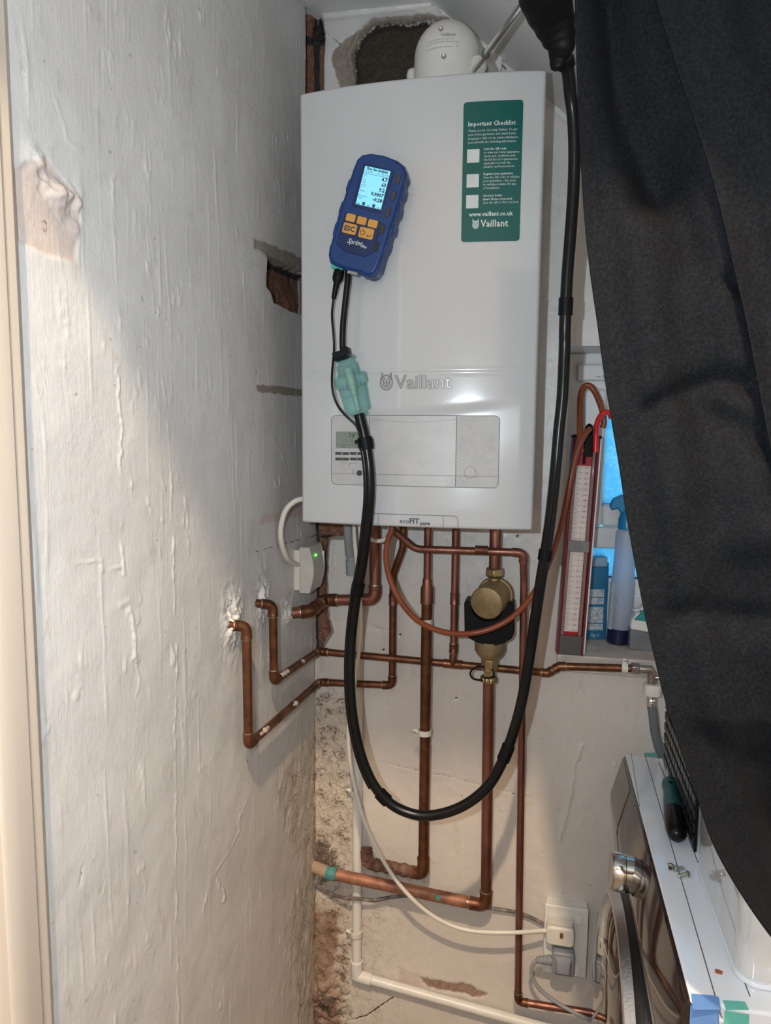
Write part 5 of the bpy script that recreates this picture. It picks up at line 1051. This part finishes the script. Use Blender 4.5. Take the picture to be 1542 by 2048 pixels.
# seams and corner mark on the worktop
M_seam = pm('thin_dark_seam', (.10, .10, .11), .6)
def tline(px1, px2, w=.0006, name='top_seam'):
    a, b = pt(*px1, z=mzt+.0004), pt(*px2, z=mzt+.0004); d = (b-a).normalized(); n = Vector((-d.y, d.x, 0))*w
    m = MB(); m.prism([((a+n).x, (a+n).y), ((a-n).x, (a-n).y), ((b-n).x, (b-n).y), ((b+n).x, (b+n).y)], lambda u, v, d_: (u, v, d_), mzt-.0002, mzt+.0003); return m.build(name, M_seam, wm)
xs1 = pt(1290, 1507, z=mzt).x
tline((1289, 1506), (1443, 2035)); tline((1318, 1524), (1500, 1992)); tline((1262, 1506), (1279, 1612), .0004); tline((1267, 1612), (1280, 1612), .0006)
M_bl = pm('blue_vinyl_strip', (.13, .27, .58), .35); M_gr = pm('green_vinyl_strip', (.13, .48, .40), .35)
def tpatch(P, name, mat, h=.0006):
    Q = [pt(*p, z=mzt) for p in P]; m = MB(); m.prism([(q.x, q.y) for q in Q], lambda u, v, d: (u, v, d), mzt, mzt+h); return m.build(name, mat, wm)
tpatch([(1382, 1988), (1386, 2020), (1442, 2020), (1438, 1996), (1430, 1992)], 'blue_strip', M_bl)
tpatch([(1446, 2001), (1452, 2020), (1498, 2020), (1490, 2004)], 'green_strip', M_gr)
tpatch([(1289, 1506), (1292, 1513), (1317, 1513), (1312, 1506)], 'green_strip', M_gr)
m = MB(); q0 = pt(1386, 2020, z=mzt); q1 = pt(1442, 2020, z=mzt); m.box((q0.x, my0-.0006, mzt-.11), (q1.x, my0, mzt-.004)); m.build('blue_strip', M_bl, wm)
m = MB(); q0 = pt(1452, 2020, z=mzt); q1 = pt(1498, 2020, z=mzt); m.box((q0.x, my0-.0006, mzt-.11), (q1.x, my0, mzt-.004)); m.build('green_strip', M_gr, wm)
# knob
kn_ = (.626, -.345, .778); m = MB(); m.lathe([(.0275, -.004), (.0275, .012), (.0262, .013), (.0262, .0145), (.0288, .0155), (.0288, .029), (.0272, .0315)], kn_, (-1, 0, .06), 56); kb = m.build('chrome_knob', M_chrome, wm)
m = MB(); m.lathe([(.0270, .0310), (.0265, .0325), (.001, .0330)], kn_, (-1, 0, .06), 48); m.build('knob_face', pm('brown_reflective_face', (.30, .23, .20), .12, .5), kb)
# porthole door
dc = (.636, -.375, .497)
m = MB(); m.lathe([(.238, -.004), (.240, .004), (.236, .020), (.230, .025), (.20, .025)], dc, (-1, 0, 0), 96, caps=False); dd_ = m.build('door_surround', pm('black_door_plastic', (.012, .011, .011), .30), wm)
m = MB(); m.lathe([(.2345, .0215), (.235, .0225), (.229, .036), (.224, .0375), (.216, .037)], dc, (-1, 0, 0), 96, caps=False); m.build('chrome_ring', pm('brushed_chrome', (.66, .66, .68), .26, 1., bs=.2, bscale=250), wm)
m = MB(); m.lathe([(.223, .034), (.221, .038), (.206, .044), (.16, .050), (.08, .054), (.001, .055)], dc, (-1, 0, 0), 96); m.build('door_glass', pm('glossy_tinted_glass', (.03, .024, .02), .03, coat=.5, spec=.7), wm)
m = MB(); m.lathe([(.2405, .001), (.2425, .003), (.2425, .0045), (.2400, .006)], dc, (-1, 0, 0), 96, caps=False); m.build('thin_chrome_trim', M_chrome, wm)

# glossy white case on the machine, black slatted crate, screwdriver, screws
gx = .699
gc = thing('white_case', 'glossy white case standing on the washing machine behind the curtain', 'case', (gx+.2, -.35, mzt))
m = MB(); m.prism(rrect(gx, -.640, gx+.42, -.415, .022, 6), lambda u, v, d: (u, v, d), mzt+.0008, mzt+.20); m.build('case_body', pm('mirror_gloss_white', (.62, .61, .60), .05, coat=1., spec=.8), gc, bevel=.006, seg=3, ang=60)
m = MB(); m.prism(rrect(gx-.0015, -.645, gx+.423, -.410, .024, 6), lambda u, v, d: (u, v, d), mzt+.0006, mzt+.006); m.build('case_rim', M_wm, gc, bevel=.001)
cr_ = thing('black_grille', 'black plastic grille panel standing on edge on the washing machine', 'grille', (.69, -.25, mzt))
gy0 = pt(1388, 1702, z=mzt+.001).y; A0 = pt(1327, 1528, z=mzt+.001); A1 = pt(1388, 1705, z=mzt+.001); gd = (A1-A0); GL = gd.length; gd.normalize(); gn = Vector((gd.y, -gd.x, 0))
if gn.x > 0: gn = -gn
GH = .15
fg = lambda u, v, d: (A0.x+gd.x*u+gn.x*d, A0.y+gd.y*u+gn.y*d, mzt+.0012+v)
m = MB(); m.prism([(0, 0), (GL, 0), (GL, GH), (0, GH)], fg, -.0035, 0); m.build('back_sheet', M_blkm, cr_, bevel=.001)
m = MB(); M_gk = pm('semi_gloss_black', (.018, .017, .017), .28)
for j in range(7):
    v_ = .008+j*.020
    for i in range(12):
        u_ = GL*(i+.08)/12; lim = GH
        if v_+.014 < lim: m.prism(rrect(u_, v_, u_+GL*.84/12, v_+.014, .002, 2), fg, 0, .0025)
m.build('raised_cells', M_gk, cr_, bevel=.0004)
za = .8665
h0_, h1_, tp2 = pt(1354, 1675, z=za), pt(1338, 1562, z=za), pt(1334, 1506, z=.860)
ax = (h1_-h0_); HL = ax.length; axn = ax.normalized(); sd_ = thing('screwdriver', 'dark green and black handled screwdriver lying on the washing machine', 'screwdriver', h0_)
mg = pm('dark_teal_grip', (.012, .10, .10), .4, bs=.1); 
P1 = [(.003, 0), (.009, .0015), (.013, .006), (.0155, .018), (.0158, .034), (.0150, .046)]
P2 = [(.0150, .046), (.0138, .062), (.0120, .078), (.0112, .088), (.0125, .095), (.0128, .100), (.0110, .106), (.006, .109)]
k = HL/.109
m = MB(); m.lathe([(r, h*k) for r, h in P1], h0_, axn, 32, mod=lambda t: 1-.03*abs(math.sin(3*t))); m.build('black_pommel', M_blk, sd_)
m = MB(); m.lathe([(r, h*k) for r, h in P2], h0_, axn, 32, mod=lambda t: 1-.03*abs(math.sin(3*t))); m.build('green_grip', mg, sd_)
m = MB(); bd = (tp2-h1_).normalized(); m.tube([h1_-bd*.004, h1_+bd*.085, h1_+bd*.095], [.003, .003, .0015], 14); m.build('blade', M_chrome, sd_)
q = h0_+axn*HL*.86+Vector((0, -.004, .0105)); m = MB(); m.lathe([(.0032, 0), (.0032, .0015)], q, (0, -.2, 1), 14); m.build('hanging_hole', M_blkm, sd_)
M_scw = pm('zinc_screw', (.52, .52, .50), .28, .95)
def screw(p, q, label, tilt=0.):
    T = thing('pan_head_screw', label, 'screw', p, group='loose screws on the washing machine'); d = (q-p); L_ = d.length; d.normalize()
    m = MB(); m.lathe([(.0035, .0), (.0046, .0008), (.0046, .0014), (.0038, -.0008), (.0015, -.0018)][::-1], p, d, 20); m.build('head', M_scw, T)
    m = MB(); n = 22; m.tube([p+d*(.001+(L_-.001)*i/n) for i in range(n+1)], [(.0021+(.0006 if i % 2 else -.0003))*(1 if i < n-4 else max(.15, (n-i)/5)) for i in range(n+1)], 12); m.build('thread', M_scw, T, ang=80)
screw(pt(1342, 1729, z=mzt+.0095), pt(1339, 1741, z=mzt+.002), 'screw standing nearly upright, leftmost of the three loose screws')
screw(pt(1349, 1737, z=mzt+.0052), pt(1370, 1736, z=mzt+.004), 'screw lying crosswise, middle of the three loose screws')
screw(pt(1376, 1747, z=mzt+.0055), pt(1353, 1753, z=mzt+.004), 'screw lying with its head to the right, nearest of the three loose screws')
q = pt(1437, 1944, z=mzt+.0008); m = MB(); m.prism([(q.x-.004, q.y-.002), (q.x+.003, q.y-.003), (q.x+.0045, q.y+.001), (q.x+.001, q.y+.003), (q.x-.003, q.y+.003)], lambda u, v, d: (u, v, d), mzt+.0004, mzt+.0018)
tag(m.build('paint_chip', pm('rust_red_chip', (.36, .10, .05), .6)), 'small rust-red chip on the white washing machine top', 'chip')

# ------------------------------------------------------------------ black curtain hanging at the right
fabm, nt, gb = new_mat('charcoal_felt_cloth'); v = coords(nt)
n_ = noise(nt, v, 420, 3, .7); n2 = noise(nt, v, 60, 3)
c_ = mixc(nt, ramp(nt, n_, [(.42, 0.), (.66, 1.)]), (.0021, .0025, .0033), (.0084, .0097, .0128)); c_ = mixc(nt, math_(nt, 'MULTIPLY', ramp(nt, n2, [(.4, 0.), (.7, 1.)]), .35), c_, (.0070, .0072, .0085))
nt.links.new(c_, gb.inputs['Base Color']); gb.inputs['Roughness'].default_value = .85; gb.inputs['Sheen Weight'].default_value = .0; gb.inputs['Specular IOR Level'].default_value = .15; bump(nt, gb, n_, .25, .001)
YC = -.80
edge = [(1149, -60), (1150, 0), (1156, 200), (1165, 380), (1177, 520), (1195, 650), (1213, 780), (1236, 920), (1256, 1050), (1284, 1200), (1308, 1310), (1330, 1400), (1362, 1500), (1393, 1590), (1428, 1690), (1478, 1780), (1542, 1872), (1600, 1935)]
edge2 = [(1300, -60), (1312, 0), (1352, 130), (1388, 240), (1428, 370), (1464, 520), (1496, 660), (1522, 800), (1548, 930), (1575, 1060)]
cre = [([(1215, -30), (1240, 120), (1272, 260), (1308, 370)], .020, .034), ([(1340, 260), (1350, 380), (1395, 520)], .012, .006), ([(1310, 812), (1370, 785), (1440, 760), (1490, 770)], .0115, .013), ([(1400, 820), (1470, 850), (1530, 880)], .012, .008),
       ([(1290, 1232), (1350, 1238), (1400, 1228), (1480, 1245), (1570, 1236)], .014, .010), ([(1330, 1480), (1420, 1500), (1500, 1560)], .02, .010), ([(1260, 860), (1300, 830)], .010, .005), ([(1460, 560), (1500, 580)], .008, .008), ([(1470, 1080), (1560, 1060)], .02, -.010), ([(1370, 980), (1500, 1000)], .04, -.008)]
cw = [([(lambda p: (p.x, p.z))(pt(*q, y=YC)) for q in P], w, a) for P, w, a in cre]
cur = thing('curtain', 'large charcoal black cloth curtain hanging across the right foreground', 'curtain', (.6, YC, 1.8))
def cloth(name, edge, yc, xr, use, y_slope=0.):
    E_ = smooth_path([pt(a_, b_, y=yc) for a_, b_ in edge], 8); nt2 = 90; rows = []
    zz = np.array([p.z for p in E_]); xx = np.array([p.x for p in E_]); zq = np.linspace(zz.max(), zz.min(), 260); xq = np.interp(zq, zz[::-1], xx[::-1])
    U = []; Vv = []
    for z_, x_ in zip(zq, xq):
        for k in range(nt2+1): U.append(x_+(xr-x_)*(k/nt2)**1.05 if xr > x_ else x_); Vv.append(z_)
    U = np.array(U); Vv = np.array(Vv); Y = np.full(U.shape, yc)
    eg = np.repeat(xq, nt2+1); ed = np.clip((U-eg)/.03, 0, 1)
    Y += ed*(.006*np.sin((U-eg)*95+1)+.004*(fbm(U, Vv, 14, 2, 3)-.5)*2)
    for P, w, a in use: Y += ed*a*gs(line_d(P, U, Vv), w)
    e3 = np.clip((U-eg)/.06, 0, 1); Y += e3*np.clip(1.21-Vv, 0, 1)*.55
    vs = [(a_, b_, c_) for a_, b_, c_ in zip(U.tolist(), Y.tolist(), Vv.tolist())]; q = nt2+1
    fs = [(j*q+i, j*q+i+1, (j+1)*q+i+1, (j+1)*q+i) for j in range(len(zq)-1) for i in range(nt2)]
    m = MB(); m.add(vs, fs); o = m.build(name, fabm, cur, ang=180); s_ = o.modifiers.new('thickness', 'SOLIDIFY'); s_.thickness = .0018; s_.offset = 0
    return o
cloth('rear_panel', edge, YC, .72, cw)
cloth('front_panel', edge2, YC-.018, .72, cw[:0]+[([(.60, 1.9), (.62, 1.6), (.66, 1.3)], .02, .006)])
rail = thing('curtain_rail', 'plain rail carrying the black curtain above the frame', 'rail', (.6, YC-.01, 1.83))
m = MB(); zr = pt(1150, -60, y=YC).z; m.tube([(.47, YC-.009, zr), (.725, YC-.009, zr)], .009, 16); m.build('rail', M_wp, rail)
m = MB(); m.box((.715, YC-.02, zr-.01), (.728, YC+.01, 1.85)); m.build('bracket', M_wp, rail)
